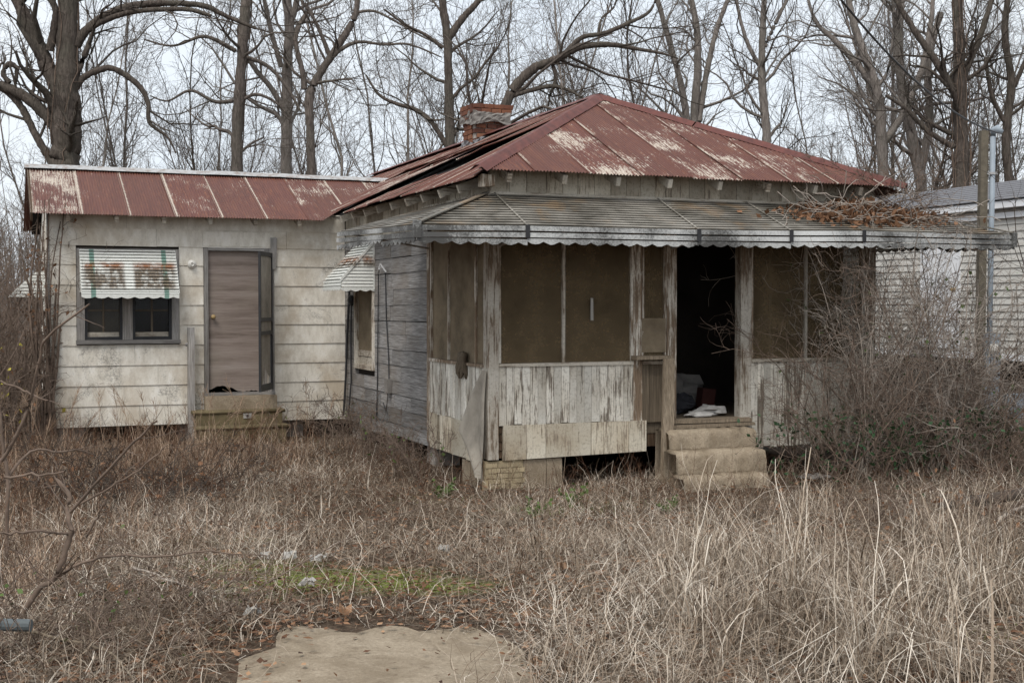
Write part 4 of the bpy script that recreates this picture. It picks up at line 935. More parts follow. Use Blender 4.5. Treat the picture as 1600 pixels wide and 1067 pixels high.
def big_tree(label, Y, limbs, seed, mat='bark_dark', dens=1.0, twl=1.0, name='bare_tree', group=None, climb=0):
    """limbs: lists of (px, py, radius_px) seen in the photo; first one is the trunk. Depth wanders so the crown has real depth."""
    rg = np.random.default_rng(seed); s_ = Y / F
    base = at(limbs[0][0][0], 600, Y); root = tag(empty(name, (base[0], Y, 0)), label, 'tree', group)
    org = np.array([base[0], Y, 0.]); thick, TP, TR = [], [], []
    for li, lb in enumerate(limbs):
        dep = 0 if li == 0 else rg.uniform(-.14, .14)
        pts = []; Rr = []; run = 0
        for q, (x, y, r_) in enumerate(lb):
            if q: run += math.hypot(x - lb[q - 1][0], y - lb[q - 1][1]) * s_
            p = at(x, y, Y); k_ = 1 + run * dep / Y; p = np.array([p[0] * k_, Y * k_, EYE + (p[2] - EYE) * k_]); pts.append(p - org); Rr.append(r_ * s_)
        if li == 0:
            pts = [np.array([pts[0][0] * .9, 0, -.3]), np.array([pts[0][0] * .95, 0, .5])] + pts; Rr = [Rr[0] * 1.5, Rr[0] * 1.2] + Rr
        n_ = 8 + 7 * len(pts); pr = smooth_path(np.c_[np.array(pts), np.array(Rr)], n_, rg)
        pth, rr = pr[:, :3], np.maximum(pr[:, 3], .012)
        rr[2:-1] *= rg.uniform(.93, 1.07, n_ - 3); pth[2:-1] += rg.normal(0, 1, (n_ - 3, 3)) * (rr[2:-1, None] * .035)
        thick.append((pth, rr, li)); 
    tv = [tubes(p[None], r[None], 14 if li == 0 else 8, .09) for p, r, li in thick]
    fast_mesh('trunk', *tv[0], M[mat], root, smooth=True)
    parts = tv[1:]; l1 = []
    for p, r, li in thick:
        L_ = np.sum(np.linalg.norm(np.diff(p, axis=0), axis=1)); hi = p[:, 2] > 4.2
        if hi.sum() < 4: continue
        p2, r2 = p[hi], r[hi]; per = int(max(4, (L_ * 1.25 if li else L_ * .7) * dens))
        q = smooth_path(np.c_[p2, r2], 12, rg); l1.append(spawn(q[None, :, :3], q[None, :, 3], per, .12, 1.2 * twl, 3.6 * twl, 8, 55, .22, .05, .42, .012, rg))
    A = np.concatenate([a for a, b in l1]); B = np.concatenate([b for a, b in l1])
    l2 = spawn(A, B, 5, .2, .6 * twl, 1.7 * twl, 6, 48, .24, .05, .6, .007, rg)
    l3 = spawn(*l2, 3, .2, .3, .9, 4, 45, .25, .04, .6, .005, rg)
    parts += [tubes(A, B, 4), tubes(*l2, 3), tubes(*l3, 3)]
    fast_mesh('crown', *join(parts), M[mat], root, smooth=True)
    if climb:                                  # creeper stems hugging the trunk
        p, r, _ = thick[0]; st = []
        for q in range(climb):
            n_ = 26; sel = smooth_path(np.c_[p, r], n_, rg); an = rg.uniform(0, 6.28) + np.cumsum(rg.normal(0, .25, n_))
            off = np.stack([np.cos(an), np.sin(an), np.zeros(n_)], 1) * (sel[:, 3:4] * rg.uniform(1.0, 1.25) + .015); st.append(sel[:, :3] + off)
        st = np.array(st); c1, cr = spawn(st, np.full(st.shape[:2], .012), 14, .05, .3, 1.0, 5, 60, .3, .05, .7, .005, rg)
        fast_mesh('creeper', *join([tubes(st, np.full(st.shape[:2], .014), 4), tubes(c1, cr, 3)]), M['vine_brown'], root, smooth=True)
    return root
big_tree('massive dark bare tree with vine-covered trunk and arching limbs behind the wing', 31, [
    [(100, 300, 24), (103, 230, 22), (104, 150, 21), (106, 70, 16), (104, -40, 14), (100, -140, 10)],
    [(95, 150, 13), (70, 95, 12), (48, 45, 11), (22, -10, 9), (0, -70, 7)], [(92, 205, 10), (62, 170, 9), (28, 145, 8), (-15, 128, 7), (-60, 100, 5)],
    [(82, 255, 7), (55, 210, 6), (35, 170, 6), (8, 142, 5), (-25, 130, 4)], [(118, 72, 8), (135, 48, 7.5), (165, 25, 6.5), (205, 10, 6), (262, 5, 5), (320, 10, 4.5), (352, 25, 3.5), (400, 45, 2.5)],
    [(135, 48, 5), (170, 30, 4.5), (215, 18, 4), (290, 15, 3.5), (330, 25, 2.5)], [(110, 145, 6), (130, 122, 5.5), (155, 110, 5), (178, 108, 4.8), (215, 132, 4.5), (231, 160, 3.8), (234, 192, 3.2), (262, 215, 2), (275, 240, 1.2)],
    [(78, 80, 7), (85, 40, 6), (85, 10, 5), (60, -20, 4)], [(15, 130, 4), (5, 115, 4), (14, 100, 4), (26, 108, 3.5), (24, 130, 3)]], 11, 'bark_dark', 1.0, climb=9)
big_tree('tall straight bare trunk between the massive dark tree and the pale forking tree', 33, [
    [(370, 300, 8.9), (371, 200, 8.5), (376, 120, 8.1), (382, 40, 8.1), (386, -40, 7.6), (388, -160, 6)],
    [(368, 80, 3.4), (335, 62, 3), (312, 58, 2.5), (270, 72, 1.7), (225, 62, 1.2)], [(364, 158, 3.4), (335, 159, 2.9), (298, 142, 2.2), (262, 158, 1.5), (235, 150, 1)],
    [(386, 90, 3.4), (420, 105, 3), (450, 140, 2.5), (470, 175, 1.7)], [(372, 160, 3), (400, 148, 2.5), (430, 160, 2.1), (455, 185, 1.3)], [(374, 240, 2.5), (392, 225, 2), (412, 215, 1.3)]], 12, 'bark_mid', .8, climb=3)
big_tree('tall pale bare tree with a straight trunk forking high behind the wing', 34, [
    [(447, 300, 8.9), (448, 200, 8.5), (449, 110, 7.6), (452, 40, 7.2), (444, -30, 6.8), (430, -150, 5.1)],
    [(451, 50, 5.1), (462, 10, 4.7), (472, -40, 4.2), (500, -120, 2.5)], [(445, 175, 4.7), (425, 140, 4.2), (400, 110, 3.8), (388, 92, 3.4)], [(440, 105, 4.2), (425, 55, 3.8), (415, 10, 3.4), (405, -40, 2.5)],
    [(455, 60, 3), (480, 20, 2.5), (515, 5, 2), (540, -20, 1.4)]], 13, 'bark_pale', .8)
big_tree('bent bare tree curving toward the chimney above the wing ridge', 33, [
    [(487, 300, 7.2), (485, 210, 6.8), (484, 150, 6.8), (500, 115, 6), (520, 85, 5.5), (545, 45, 5.1), (557, 15, 4.2), (560, -50, 3.4)],
    [(476, 140, 4.7), (472, 110, 4.2), (462, 60, 3.4), (480, 20, 3)], [(500, 112, 3.8), (530, 80, 3.4), (560, 66, 2.7), (600, 70, 2.2), (640, 70, 1.7), (690, 90, 1)], [(515, 88, 3.4), (500, 50, 3), (485, 20, 2.5), (470, 0, 1.7)],
    [(556, 20, 2.5), (585, 18, 2.1), (620, 35, 1.7), (655, 55, 1.4), (690, 72, 1)]], 14, 'bark_mid', .8)
big_tree('dark forked bare tree with a crooked low branch beside the chimney', 32, [
    [(704, 300, 8.1), (703, 215, 7.6), (701, 130, 6.8), (699, 60, 6.4), (692, 10, 6), (688, -60, 5.1)],
    [(701, 60, 6), (722, 30, 5.5), (745, 5, 4.7), (770, -30, 4.2)], [(698, 228, 4.2), (675, 192, 3.8), (650, 172, 3.4), (618, 162, 2.9), (592, 148, 2.2), (572, 118, 1.4)], [(706, 220, 3.2), (718, 192, 2.7), (726, 176, 2.5), (738, 172, 2.1)],
    [(692, 75, 3.4), (665, 55, 2.9), (635, 40, 2.2), (600, 15, 1.5)], [(652, 172, 2.5), (668, 186, 2), (690, 188, 1.4)]], 15, 'bark_dark', .9)
big_tree('heavy leaning bare tree behind the chimney reaching over the hip roof', 27, [
    [(768, 330, 9.4), (775, 250, 8.6), (786, 180, 7.8), (803, 138, 7.8), (838, 104, 7)],
    [(838, 104, 7), (872, 92, 6.2), (905, 74, 5.5), (950, 70, 4.3), (990, 76, 3.1), (1035, 84, 2), (1060, 92, 1.2)], [(880, 88, 4.7), (908, 60, 3.9), (945, 52, 3.5), (985, 35, 3.1), (1015, 18, 2.3), (1030, -15, 1.6)], [(800, 150, 3.9), (835, 140, 3.5), (865, 135, 3.1), (890, 142, 2.3), (912, 155, 1.6)],
    [(862, 98, 3.1), (868, 118, 3.1), (866, 135, 2.7), (858, 152, 2), (864, 165, 1.4)], [(935, 55, 2.3), (940, 30, 2), (960, 10, 1.6), (965, -20, 1.1)]], 16, 'bark_dark', 1.0)
big_tree('clump-stemmed bare tree standing behind the roof peak', 36, [
    [(1088, 300, 7), (1085, 190, 6.5), (1090, 110, 6), (1088, 40, 5), (1070, -40, 4)], [(1078, 230, 6), (1068, 150, 5), (1050, 80, 4.5), (1030, 10, 4), (1010, -50, 3)], [(1092, 190, 5), (1105, 110, 4.5), (1122, 40, 4), (1150, -30, 3)]], 17, 'bark_pale', 1.3)
big_tree('slim straight pale bare tree rising over the far hip of the main roof', 35, [
    [(1200, 300, 7), (1197, 200, 6.5), (1190, 120, 6), (1192, 50, 5), (1196, -40, 4)], [(1190, 110, 3.5), (1165, 60, 3), (1150, 0, 2.4)], [(1192, 80, 3.5), (1215, 30, 3), (1240, -20, 2.4)]], 18, 'bark_pale', 1.5)
big_tree('leaning bare tree between the vine-grown roof corner and the thick vine-wrapped trunk', 34, [
    [(1382, 330, 9), (1378, 230, 8), (1372, 150, 7.5), (1350, 85, 6.5), (1332, 30, 5.5), (1318, -40, 4.5)], [(1370, 140, 6), (1330, 90, 5), (1300, 60, 4), (1275, 35, 3), (1260, -10, 2)], [(1376, 230, 6), (1410, 180, 5.5), (1440, 110, 5), (1455, 30, 4), (1460, -40, 3)]], 19, 'bark_pale', 1.4)
big_tree('thick vine-wrapped bare trunk standing behind the service pole', 33, [
    [(1500, 330, 11.5), (1502, 230, 11.1), (1500, 140, 9.8), (1498, 60, 8.2), (1494, -40, 6.6)], [(1494, 150, 6.6), (1465, 100, 5.7), (1430, 50, 4.9), (1400, 0, 4.1), (1380, -50, 3.3)], [(1505, 120, 5.7), (1530, 60, 4.9), (1550, 0, 4.1), (1570, -60, 3.3)], [(1490, 230, 4.9), (1450, 205, 4.1), (1415, 170, 3.3), (1385, 150, 2.5)]], 20, 'bark_dark', 1.1, climb=10)
big_tree('bare tree with leaning twin stems close beside the thick vine-wrapped trunk', 36, [
    [(1442, 330, 9), (1428, 230, 8.5), (1412, 150, 8), (1404, 80, 7), (1408, 0, 6)], [(1436, 280, 7), (1452, 190, 6.5), (1450, 100, 6), (1470, 20, 5)]], 21, 'bark_pale', 1.4)
big_tree('slender dark bare tree rising above the mobile home roof', 34, [
    [(1578, 330, 7), (1572, 220, 6.5), (1580, 130, 6), (1570, 50, 5), (1580, -40, 4)], [(1575, 200, 4), (1550, 150, 3.5), (1540, 90, 3)], [(1578, 150, 4), (1600, 100, 3.5), (1620, 40, 3)]], 22, 'bark_dark', 1.0)

# slender trees of the wood behind: five kinds, copied
def slim(seed, h, mat):
    rg = np.random.default_rng(seed); root = empty('slender_tree')
    n_ = 14; p = walk(np.zeros((1, 3)), np.array([[rg.normal(0, .12), rg.normal(0, .12), 1.]]), h, n_, .11, .04, rg); r = np.linspace(.055, .010, n_)[None] * rg.uniform(.7, 1.3); p[0, 0, 2] = -.3
    fast_mesh('trunk', *tubes(p, r, 6), M[mat], root, smooth=True)
    a_ = spawn(p, r, 24, .16, 1.5, 4.5, 8, 36, .2, .10, .6, .010, rg); b_ = spawn(*a_, 6, .15, .7, 2.0, 5, 42, .24, .05, .6, .006, rg); c_ = spawn(*b_, 4, .2, .3, 1.0, 4, 42, .22, .04, .6, .0045, rg)
    fast_mesh('crown', *join([tubes(*a_, 3), tubes(*b_, 3), tubes(*c_, 3)]), M[mat], root, smooth=True); return root
kinds = [slim(31, 13, 'bark_mid'), slim(32, 16, 'bark_pale'), slim(33, 11, 'bark_mid'), slim(34, 14, 'bark_dark'), slim(35, 17, 'bark_pale')]
LB = ['brownish slender bare tree in the wood behind the house', 'tall pale slender bare tree in the wood behind the house', 'short brownish slender bare tree in the wood behind the house', 'dark slender bare tree in the wood behind the house', 'tallest pale slender bare tree in the wood behind the house']
GRP = ['brownish slim trees', 'tall pale slim trees', 'short slim trees', 'dark slim trees', 'tallest slim trees']
cnt = 0
for q in range(76):
    Y = random.uniform(36, 58); k = q % 5; x = (random.uniform(-60, 1660) - 800) / F * Y
    o = kinds[k] if q < 5 else copy_tree(kinds[k]); o.location = (x, Y, 0); s_ = random.uniform(.75, 1.25); o.scale = (s_, s_, s_); o.rotation_euler = (0, 0, random.uniform(0, 6.28)); tag(o, LB[k], 'tree', GRP[k])
# far wood as one mass
rg = np.random.default_rng(5); m = 1500
Yf_ = rg.uniform(56, 95, m); X_ = (rg.uniform(-120, 1720, m) - 800) / F * Yf_
st = np.stack([X_, Yf_, np.full(m, -.3)], 1); hh = rg.uniform(3, 10, m)
p = walk(st, np.c_[rg.normal(0, .06, m), rg.normal(0, .06, m), np.ones(m)], hh, 8, .06, .05, rg); r = np.linspace(1, .25, 8)[None] * rg.uniform(.02, .06, m)[:, None]
a_ = spawn(p, r, 8, .1, .8, 3.2, 5, 40, .18, .08, .5, .014, rg); b_ = spawn(*a_, 3, .15, .5, 1.6, 4, 42, .2, .05, .6, .010, rg)
o = fast_mesh('far_wood', *join([tubes(p, r, 4), tubes(*a_, 3), tubes(*b_, 3)]), M['bark_pale'], smooth=True); tag(o, 'distant leafless wood forming a grey brown mass behind the trees', 'wood', kind='stuff')
# undergrowth thicket between wood and house
m = 1500; Yf_ = rg.uniform(25, 40, m); X_ = (rg.uniform(-150, 1750, m) - 800) / F * Yf_
keep = ~((X_ > -8) & (X_ < 9) & (Yf_ < 29)); X_, Yf_ = X_[keep], Yf_[keep]; m = len(X_)
p = walk(np.stack([X_, Yf_, np.full(m, -.1)], 1), np.c_[rg.normal(0, .3, (m, 2)), np.ones(m)], rg.uniform(1.5, 5.0, m), 7, .14, .03, rg); r = np.linspace(1, .3, 7)[None] * rg.uniform(.008, .022, m)[:, None]
a_ = spawn(p, r, 7, .1, .4, 1.5, 5, 45, .22, .05, .6, .006, rg)
o = fast_mesh('undergrowth', *join([tubes(p, r, 3), tubes(*a_, 3)]), M['vine_brown'], smooth=True); tag(o, 'brown leafless undergrowth at the edge of the wood', 'undergrowth', kind='stuff')

# ------------------------------------------------------------------ shrubs and vines near the house
def leaves(pos, size, rg, droop=.4):
    m = len(pos); d = unit(rg.normal(0, 1, (m, 3)) + np.array([0, 0, -droop])); s_ = unit(np.cross(d, rg.normal(0, 1, (m, 3)))); nn = np.cross(d, s_); L_ = (size * rg.uniform(.6, 1.3, m))[:, None]
    V = np.stack([pos, pos + d * L_ * .45 + s_ * L_ * .3 + nn * L_ * .06, pos + d * L_, pos + d * L_ * .45 - s_ * L_ * .3 + nn * L_ * .06], 1).reshape(-1, 3)
    return V, np.arange(m * 4).reshape(-1, 4)
def shrub(name, label, cat, origin, starts, dirs, length, n_, wob, up, r0, mat, seed, sub=(5, .3, .9), sub2=(3, .15, .5), leafmat=None, nleaf=0, leafsize=.05, leafz=(0, 9), group=None):
    rg = np.random.default_rng(seed); root = tag(empty(name, tuple(origin)), label, cat, group)
    p = walk(np.asarray(starts, float) - np.asarray(origin), np.asarray(dirs, float), length, n_, wob, up, rg)
    p[..., 2] = np.maximum(p[..., 2], .01)
    r = np.linspace(1, .35, n_)[None] * (r0 * rg.uniform(.5, 1.3, len(p)))[:, None]
    so = fast_mesh('stems', *tubes(p, r, 5), M[mat], root, smooth=True)
    if len(p) > 20: so['kind'] = 'stuff'
    a_ = spawn(p, r, sub[0], .1, sub[1], sub[2], 6, 50, .3, .02, .6, .0035, rg); b_ = spawn(*a_, sub2[0], .1, sub2[1], sub2[2], 5, 50, .3, .0, .6, .0028, rg)
    fast_mesh('twigs', *join([tubes(*a_, 3), tubes(*b_, 3)]), M[mat], root, smooth=True)['kind'] = 'stuff'
    if leafmat:
        allp = np.concatenate([a_[0].reshape(-1, 3), b_[0].reshape(-1, 3)]); zz = allp[:, 2] + origin[2]; sel = allp[(zz > leafz[0]) & (zz < leafz[1])]
        if len(sel): fast_mesh('leaves', *leaves(sel[rg.integers(0, len(sel), nleaf)], leafsize, rg), M[leafmat], root)['kind'] = 'stuff'
    return root
def hl_pts(a0, a1, b0, b1_, m, rg): return np.array([l2w(a, b) for a, b in zip(rg.uniform(a0, a1, m), rg.uniform(b0, b1_, m))])
rg = np.random.default_rng(44)
m = 85; st = hl_pts(3.75, 5.6, -.9, -.15, m, rg); dr_ = np.c_[rg.normal(0, .22, (m, 2)), np.ones(m)]
dr_[:, 0] += .1
shrub('vine_tangle', 'pale leafless vine tangle climbing the overgrown porch corner to the awning', 'vine', l2w(4.5, -.6), st, dr_, rg.uniform(1.6, 3.0, m), 16, .14, .06, .009, 'vine_pale', 45, (10, .3, 1.0), (3, .15, .5), 'leaf_green', 130, .065, (.9, 2.3))
m = 72; st = hl_pts(3.4, 5.7, -1.4, -.25, m, rg); dr_ = np.c_[rg.normal(0, .5, (m, 2)), np.ones(m)]
shrub('bramble_thicket', 'dense low brown bramble thicket with dark ivy leaves beside the concrete steps', 'bramble', l2w(4.4, -1.0), st, dr_, rg.uniform(.9, 2.9, m), 13, .17, .02, .008, 'vine_brown', 46, (12, .3, .9), (4, .15, .5), 'leaf_ivy', 1500, .06, (.05, .75))
m = 30; st = hl_pts(4.7, 6.1, -1.2, .6, m, rg); dr_ = np.c_[rg.normal(0, .4, (m, 2)), np.ones(m)]
shrub('vine_tangle', 'grey leafless vine thicket tangled between the awning end and mobile home', 'vine', l2w(6.2, 0), st, dr_, rg.uniform(1.4, 3.2, m), 15, .2, .0, .010, 'vine_pale', 47, (9, .4, 1.2), (3, .2, .5))
m = 48; st = hl_pts(5.0, 8.4, -1.8, .8, m, rg); dr_ = np.c_[rg.normal(0, .7, (m, 2)), np.ones(m)]
shrub('bramble_thicket', 'arching dark bramble mass around the foot of the service pole', 'bramble', l2w(6.5, -.5), st, dr_, rg.uniform(.6, 1.4, m), 12, .2, -.06, .008, 'vine_brown', 48, (9, .2, .6), (4, .12, .35), 'leaf_dead', 160, .05, (.05, .9))
m = 7; st = hl_pts(6.6, 7.4, -.6, .3, m, rg) ; dr_ = np.c_[rg.normal(0, .12, (m, 2)), np.ones(m)]
shrub('climbing_vine', 'thick dark vines climbing past the service pole', 'vine', l2w(6.7, -.2), st, dr_, rg.uniform(2.0, 4.2, m), 18, .12, .08, .013, 'vine_dark', 49, (7, .3, 1.1), (3, .2, .5))
# vines over the roof corner
m = 26; pc = l2w(4.75, -.2, 3.0); st = np.tile(pc, (m, 1)) + np.c_[rg.normal(0, .25, (m, 2)), rg.normal(-.1, .12, m)]; dr_ = np.c_[rg.normal(0, 1, (m, 2)), rg.normal(.2, .4, m)]
shrub('roof_vine', 'fine reddish vine twigs bursting over the roof corner above the leaf heap', 'vine', l2w(4.75, -.2, 2.6), st, dr_, rg.uniform(.5, 1.3, m), 10, .25, .0, .006, 'vine_brown', 50, (7, .2, .7), (3, .1, .4))
# heap of dead leaves and vines on the awning
rg2 = np.random.default_rng(51); m = 2200
ha, hb = rg2.normal(4.25, .42, m), rg2.normal(-.42, .16, m); hb = np.clip(hb, -.8, -.08)
hz = 2.975 + .40 * (hb + .045) + .01 + np.abs(rg2.normal(0, .05, m)) * np.exp(-((ha - 4.25) / .5) ** 2)
hp = np.array([l2w(a, b, z_) for a, b, z_ in zip(ha, hb, hz)])
hr_ = tag(empty('leaf_heap', tuple(l2w(4.25, -.42, 2.8))), 'heap of dead brown leaves and twigs lying on the porch awning', 'leaves')
fast_mesh('dead_leaves', *leaves(hp - np.array(l2w(4.25, -.42, 2.8)), .075, rg2, .1), M['leaf_dead'], hr_)
q = hp[rg2.integers(0, m, 90)] - np.array(l2w(4.25, -.42, 2.8)); pw = walk(q, np.c_[rg2.normal(0, 1, (90, 2)), rg2.normal(.15, .2, 90)], rg2.uniform(.3, .9, 90), 9, .3, -.02, rg2); fast_mesh('twigs', *tubes(pw, np.full(pw.shape[:2], .005), 3), M['vine_pale'], hr_)
# left end: creepers on the wing corner and the brush beside it
m = 16; st = np.array([l2w(WL - .06 + rg.normal(0, .07), WB - .08 + rg.normal(0, .06)) for _ in range(m)]); dr_ = np.c_[rg.normal(0, .03, (m, 2)), np.ones(m)]
shrub('corner_creeper', 'old brown creeper stems running up the outer corner of the wing', 'vine', l2w(WL, WB - .05), st, dr_, rg.uniform(2.2, 3.3, m), 16, .05, .12, .022, 'vine_brown', 52, (5, .15, .5), (2, .1, .3), 'leaf_dead', 120, .06, (1.5, 3.2))
m = 170; st = np.array([[rg.uniform(-8.2, -6.35), rg.uniform(14.6, 17.8), 0] for _ in range(m)]); dr_ = np.c_[rg.normal(0, .25, (m, 2)), np.ones(m)]
shrub('brush_thicket', 'tall reddish brown brush crowding the outer end of the wing', 'brush', (-6.6, 15.5, 0), st, dr_, rg.uniform(1.2, 3.4, m), 12, .13, .03, .009, 'vine_brown', 53, (10, .3, 1.0), (3, .15, .5), 'leaf_dead', 700, .06, (.2, 2.2))
m = 26; st = np.array([[rg.uniform(-6.6, -5.9), rg.uniform(14.2, 16.2), 0] for _ in range(m)]); dr_ = np.c_[rg.normal(0, .2, (m, 2)), np.ones(m)]
shrub('yellow_leaved_shrub', 'thin shrub with a few yellow green leaves before the wing corner', 'shrub', (-5.9, 14.5, 0), st, dr_, rg.uniform(.8, 1.9, m), 10, .12, .03, .006, 'vine_brown', 54, (5, .2, .6), (2, .1, .3), 'leaf_yellow', 46, .075, (.4, 1.7))
# weeds along the grey wall
m = 70; st = np.array([l2w(-.25 - abs(rg.normal(0, .35)), rg.uniform(.2, 5.4)) for _ in range(m)]); dr_ = np.c_[rg.normal(0, .3, (m, 2)), np.ones(m)]
shrub('dead_weeds', 'dead reddish weed stems along the foot of the grey board wall', 'weeds', l2w(-.4, 3), st, dr_, rg.uniform(.35, .95, m), 9, .18, -.02, .004, 'vine_brown', 55, (8, .1, .35), (2, .06, .2), 'leaf_green', 60, .05, (.1, .6))

m = 60; st = np.array([[rg.uniform(-4.6, -3.0), rg.uniform(11.2, 12.8), .05] for _ in range(m)]); dr_ = np.c_[rg.normal(0, 1, (m, 2)), np.abs(rg.normal(.2, .25, m))]
shrub('brush_pile', 'low dark heap of dead twigs in the yard before the wing', 'brush pile', (-3.8, 12.0, 0), st, dr_, rg.uniform(.4, 1.1, m), 9, .22, -.05, .006, 'vine_dark', 56, (9, .15, .5), (3, .1, .25), 'leaf_dead', 260, .06, (.0, .5))
m = 60; st = np.array([[rg.uniform(-3.1, -1.6), rg.uniform(5.6, 7.6), .15] for _ in range(m)]); dr_ = np.c_[rg.normal(0, .8, (m, 2)), np.abs(rg.normal(.5, .3, m))]
shrub('bramble_patch', 'thin tangled bramble with small green leaves beside the concrete walk', 'bramble', (-2.4, 6.6, .12), st, dr_, rg.uniform(.3, .9, m), 9, .18, -.05, .0035, 'vine_brown', 57, (7, .1, .4), (2, .08, .2), 'leaf_green', 90, .035, (.1, .6))
m = 40; st = np.array([[rg.uniform(2.6, 4.2), rg.uniform(9.6, 11.0), .02] for _ in range(m)]); dr_ = np.c_[rg.normal(0, .8, (m, 2)), np.abs(rg.normal(.4, .3, m))]
shrub('bramble_patch', 'brown tangled twigs between the reeds and the bramble thicket', 'bramble', (3.4, 10.3, 0), st, dr_, rg.uniform(.4, 1.0, m), 9, .2, -.06, .005, 'vine_brown', 58, (8, .12, .45), (3, .08, .25), 'leaf_dead', 200, .05, (0, .5))

# foreground saplings and fallen sticks
def sapling(label, Y, lines, seed, mat='vine_brown', tw=4):
    rg = np.random.default_rng(seed); s_ = Y / F; o0 = at(lines[0][0][0], lines[0][0][1], Y); root = tag(empty('bare_sapling', (o0[0], Y, float(gz(o0[0], Y)))), label, 'sapling'); org = np.array([o0[0], Y, float(gz(o0[0], Y))])
    ps = []
    for li, l_ in enumerate(lines):
        dep = rg.uniform(-.25, .25) if li else 0; pts = []
        for q, (x, y, r_) in enumerate(l_):
            k_ = 1 + dep * q / max(1, len(l_)) * .3; p = at(x, y, Y); p = np.array([p[0] * k_, Y * k_, EYE + (p[2] - EYE) * k_]); pts.append(np.r_[p - org, r_ * s_])
        if li == 0: pts = [np.r_[pts[0][:2], -.05, pts[0][3]]] + pts if pts[0][2] > .02 else pts
        q = smooth_path(np.array(pts), 16, rg); q[1:-1, :3] += rg.normal(0, .004, (14, 3)); ps.append(q)
    ps = np.array(ps); fast_mesh('stems', *tubes(ps[..., :3], np.maximum(ps[..., 3], .002), 6), M[mat], root, smooth=True)
    a_ = spawn(ps[..., :3], ps[..., 3], tw, .3, .1, .45, 6, 45, .15, .05, .5, .0016, rg); fast_mesh('twigs', *tubes(*a_, 3), M[mat], root, smooth=True)['kind'] = 'stuff'
sapling('forked bare sapling rising by the dark pipe in the foreground weeds', 6.6, [
    [(5, 1030, 5), (50, 930, 5), (85, 905, 4.5), (100, 870, 4.5), (112, 828, 4)], [(112, 830, 3.5), (105, 800, 4), (106, 770, 3.5), (86, 748, 2.5)], [(88, 902, 3), (130, 880, 2.6), (175, 868, 2.2), (250, 868, 1.8), (330, 862, 1.3), (420, 868, .8)],
    [(106, 835, 2.4), (70, 830, 2), (0, 833, 1.8)], [(110, 800, 2.6), (160, 745, 2.2), (210, 690, 1.8), (245, 658, 1.4)], [(8, 745, 2.4), (60, 742, 2), (95, 738, 1.6), (102, 735, 1.2)], [(118, 790, 2), (190, 752, 1.6), (262, 695, 1)], [(135, 840, 1.8), (155, 800, 1.6), (172, 772, 1.4)]], 61)
sapling('thin bare sapling with level side twigs in front of the tall brush', 8.4, [[(10, 900, 3), (12, 760, 3), (5, 700, 2.6), (0, 640, 2)], [(10, 750, 2.4), (45, 707, 2), (90, 705, 1.8), (128, 703, 1.5), (145, 710, 1)], [(2, 720, 3), (40, 650, 2.6), (62, 560, 2.2), (75, 525, 2), (140, 475, 1.4)], [(0, 595, 2), (45, 615, 1.8), (76, 626, 1.2)]], 62)
def stick(label, pts, r, mat, seed):
    rg = np.random.default_rng(seed); q = smooth_path(np.array(pts, float), 18, rg, .004); rr = np.linspace(r, r * .45, 18); c_ = q[9].copy(); c_[2] = q[:, 2].min()
    root = tag(empty('fallen_branch', tuple(c_)), label, 'branch'); fast_mesh('stem', *tubes((q - c_)[None], rr[None], 7), M[mat], root, smooth=True)
    a_ = spawn((q - c_)[None], rr[None], 5, .3, .15, .5, 6, 35, .12, .0, .5, .002, rg); a_[0][..., 2] = np.maximum(a_[0][..., 2], .004); fast_mesh('side_twigs', *tubes(*a_, 4), M[mat], root, smooth=True)['kind'] = 'stuff'
g3 = lambda x, y, h=.02: (x, y, float(gz(x, y)) + h)
stick('grey stick lying across the weeds beside the concrete walk', [g3(-2.35, 7.9, .1), g3(-1.9, 7.5, .06), g3(-1.5, 7.05, .03)], .008, 'vine_pale', 63)
stick('long dry stalk slanting from the weeds to the walk edge', [g3(-2.4, 6.2, .12), g3(-1.9, 6.0, .06), g3(-1.55, 5.3, .02)], .009, 'plank', 64)
stick('long paired grey twig reaching up from the weeds by the walk', [g3(-1.6, 6.7, .03), g3(-1.25, 7.2, .22), g3(-.85, 7.8, .36), g3(-.55, 8.3, .42)], .005, 'vine_brown', 65)
stick('thick dark fallen limb lying behind the tall reeds', [g3(3.75, 11.2, .08), g3(4.3, 11.0, .2), g3(4.8, 10.8, .38), g3(5.4, 10.5, .55)], .06, 'vine_dark', 66)
stick('bundle-like split pale limb rising over the dark fallen limb', [g3(3.9, 10.2, .1), g3(4.2, 10.0, .35), g3(4.5, 9.9, .55), g3(5.0, 9.7, .8)], .022, 'vine_pale', 67)
o = MB().tube([(-3.0, 6.0, .36), (-2.27, 6.0, .345)], .03, 12).build('rail', M['pipe'])
pr_ = tag(empty('pipe_rail', (-2.95, 6.0, float(gz(-2.95, 6)))), 'dark grey pipe end sticking in over the foreground weeds', 'pipe'); o.parent = pr_; o.location = (2.95, -6.0, -float(gz(-2.95, 6)))
MB().tube([(0, 0, -.2), (0, 0, .22)], .03, 12).build('upright', M['pipe'], pr_, smooth=True)
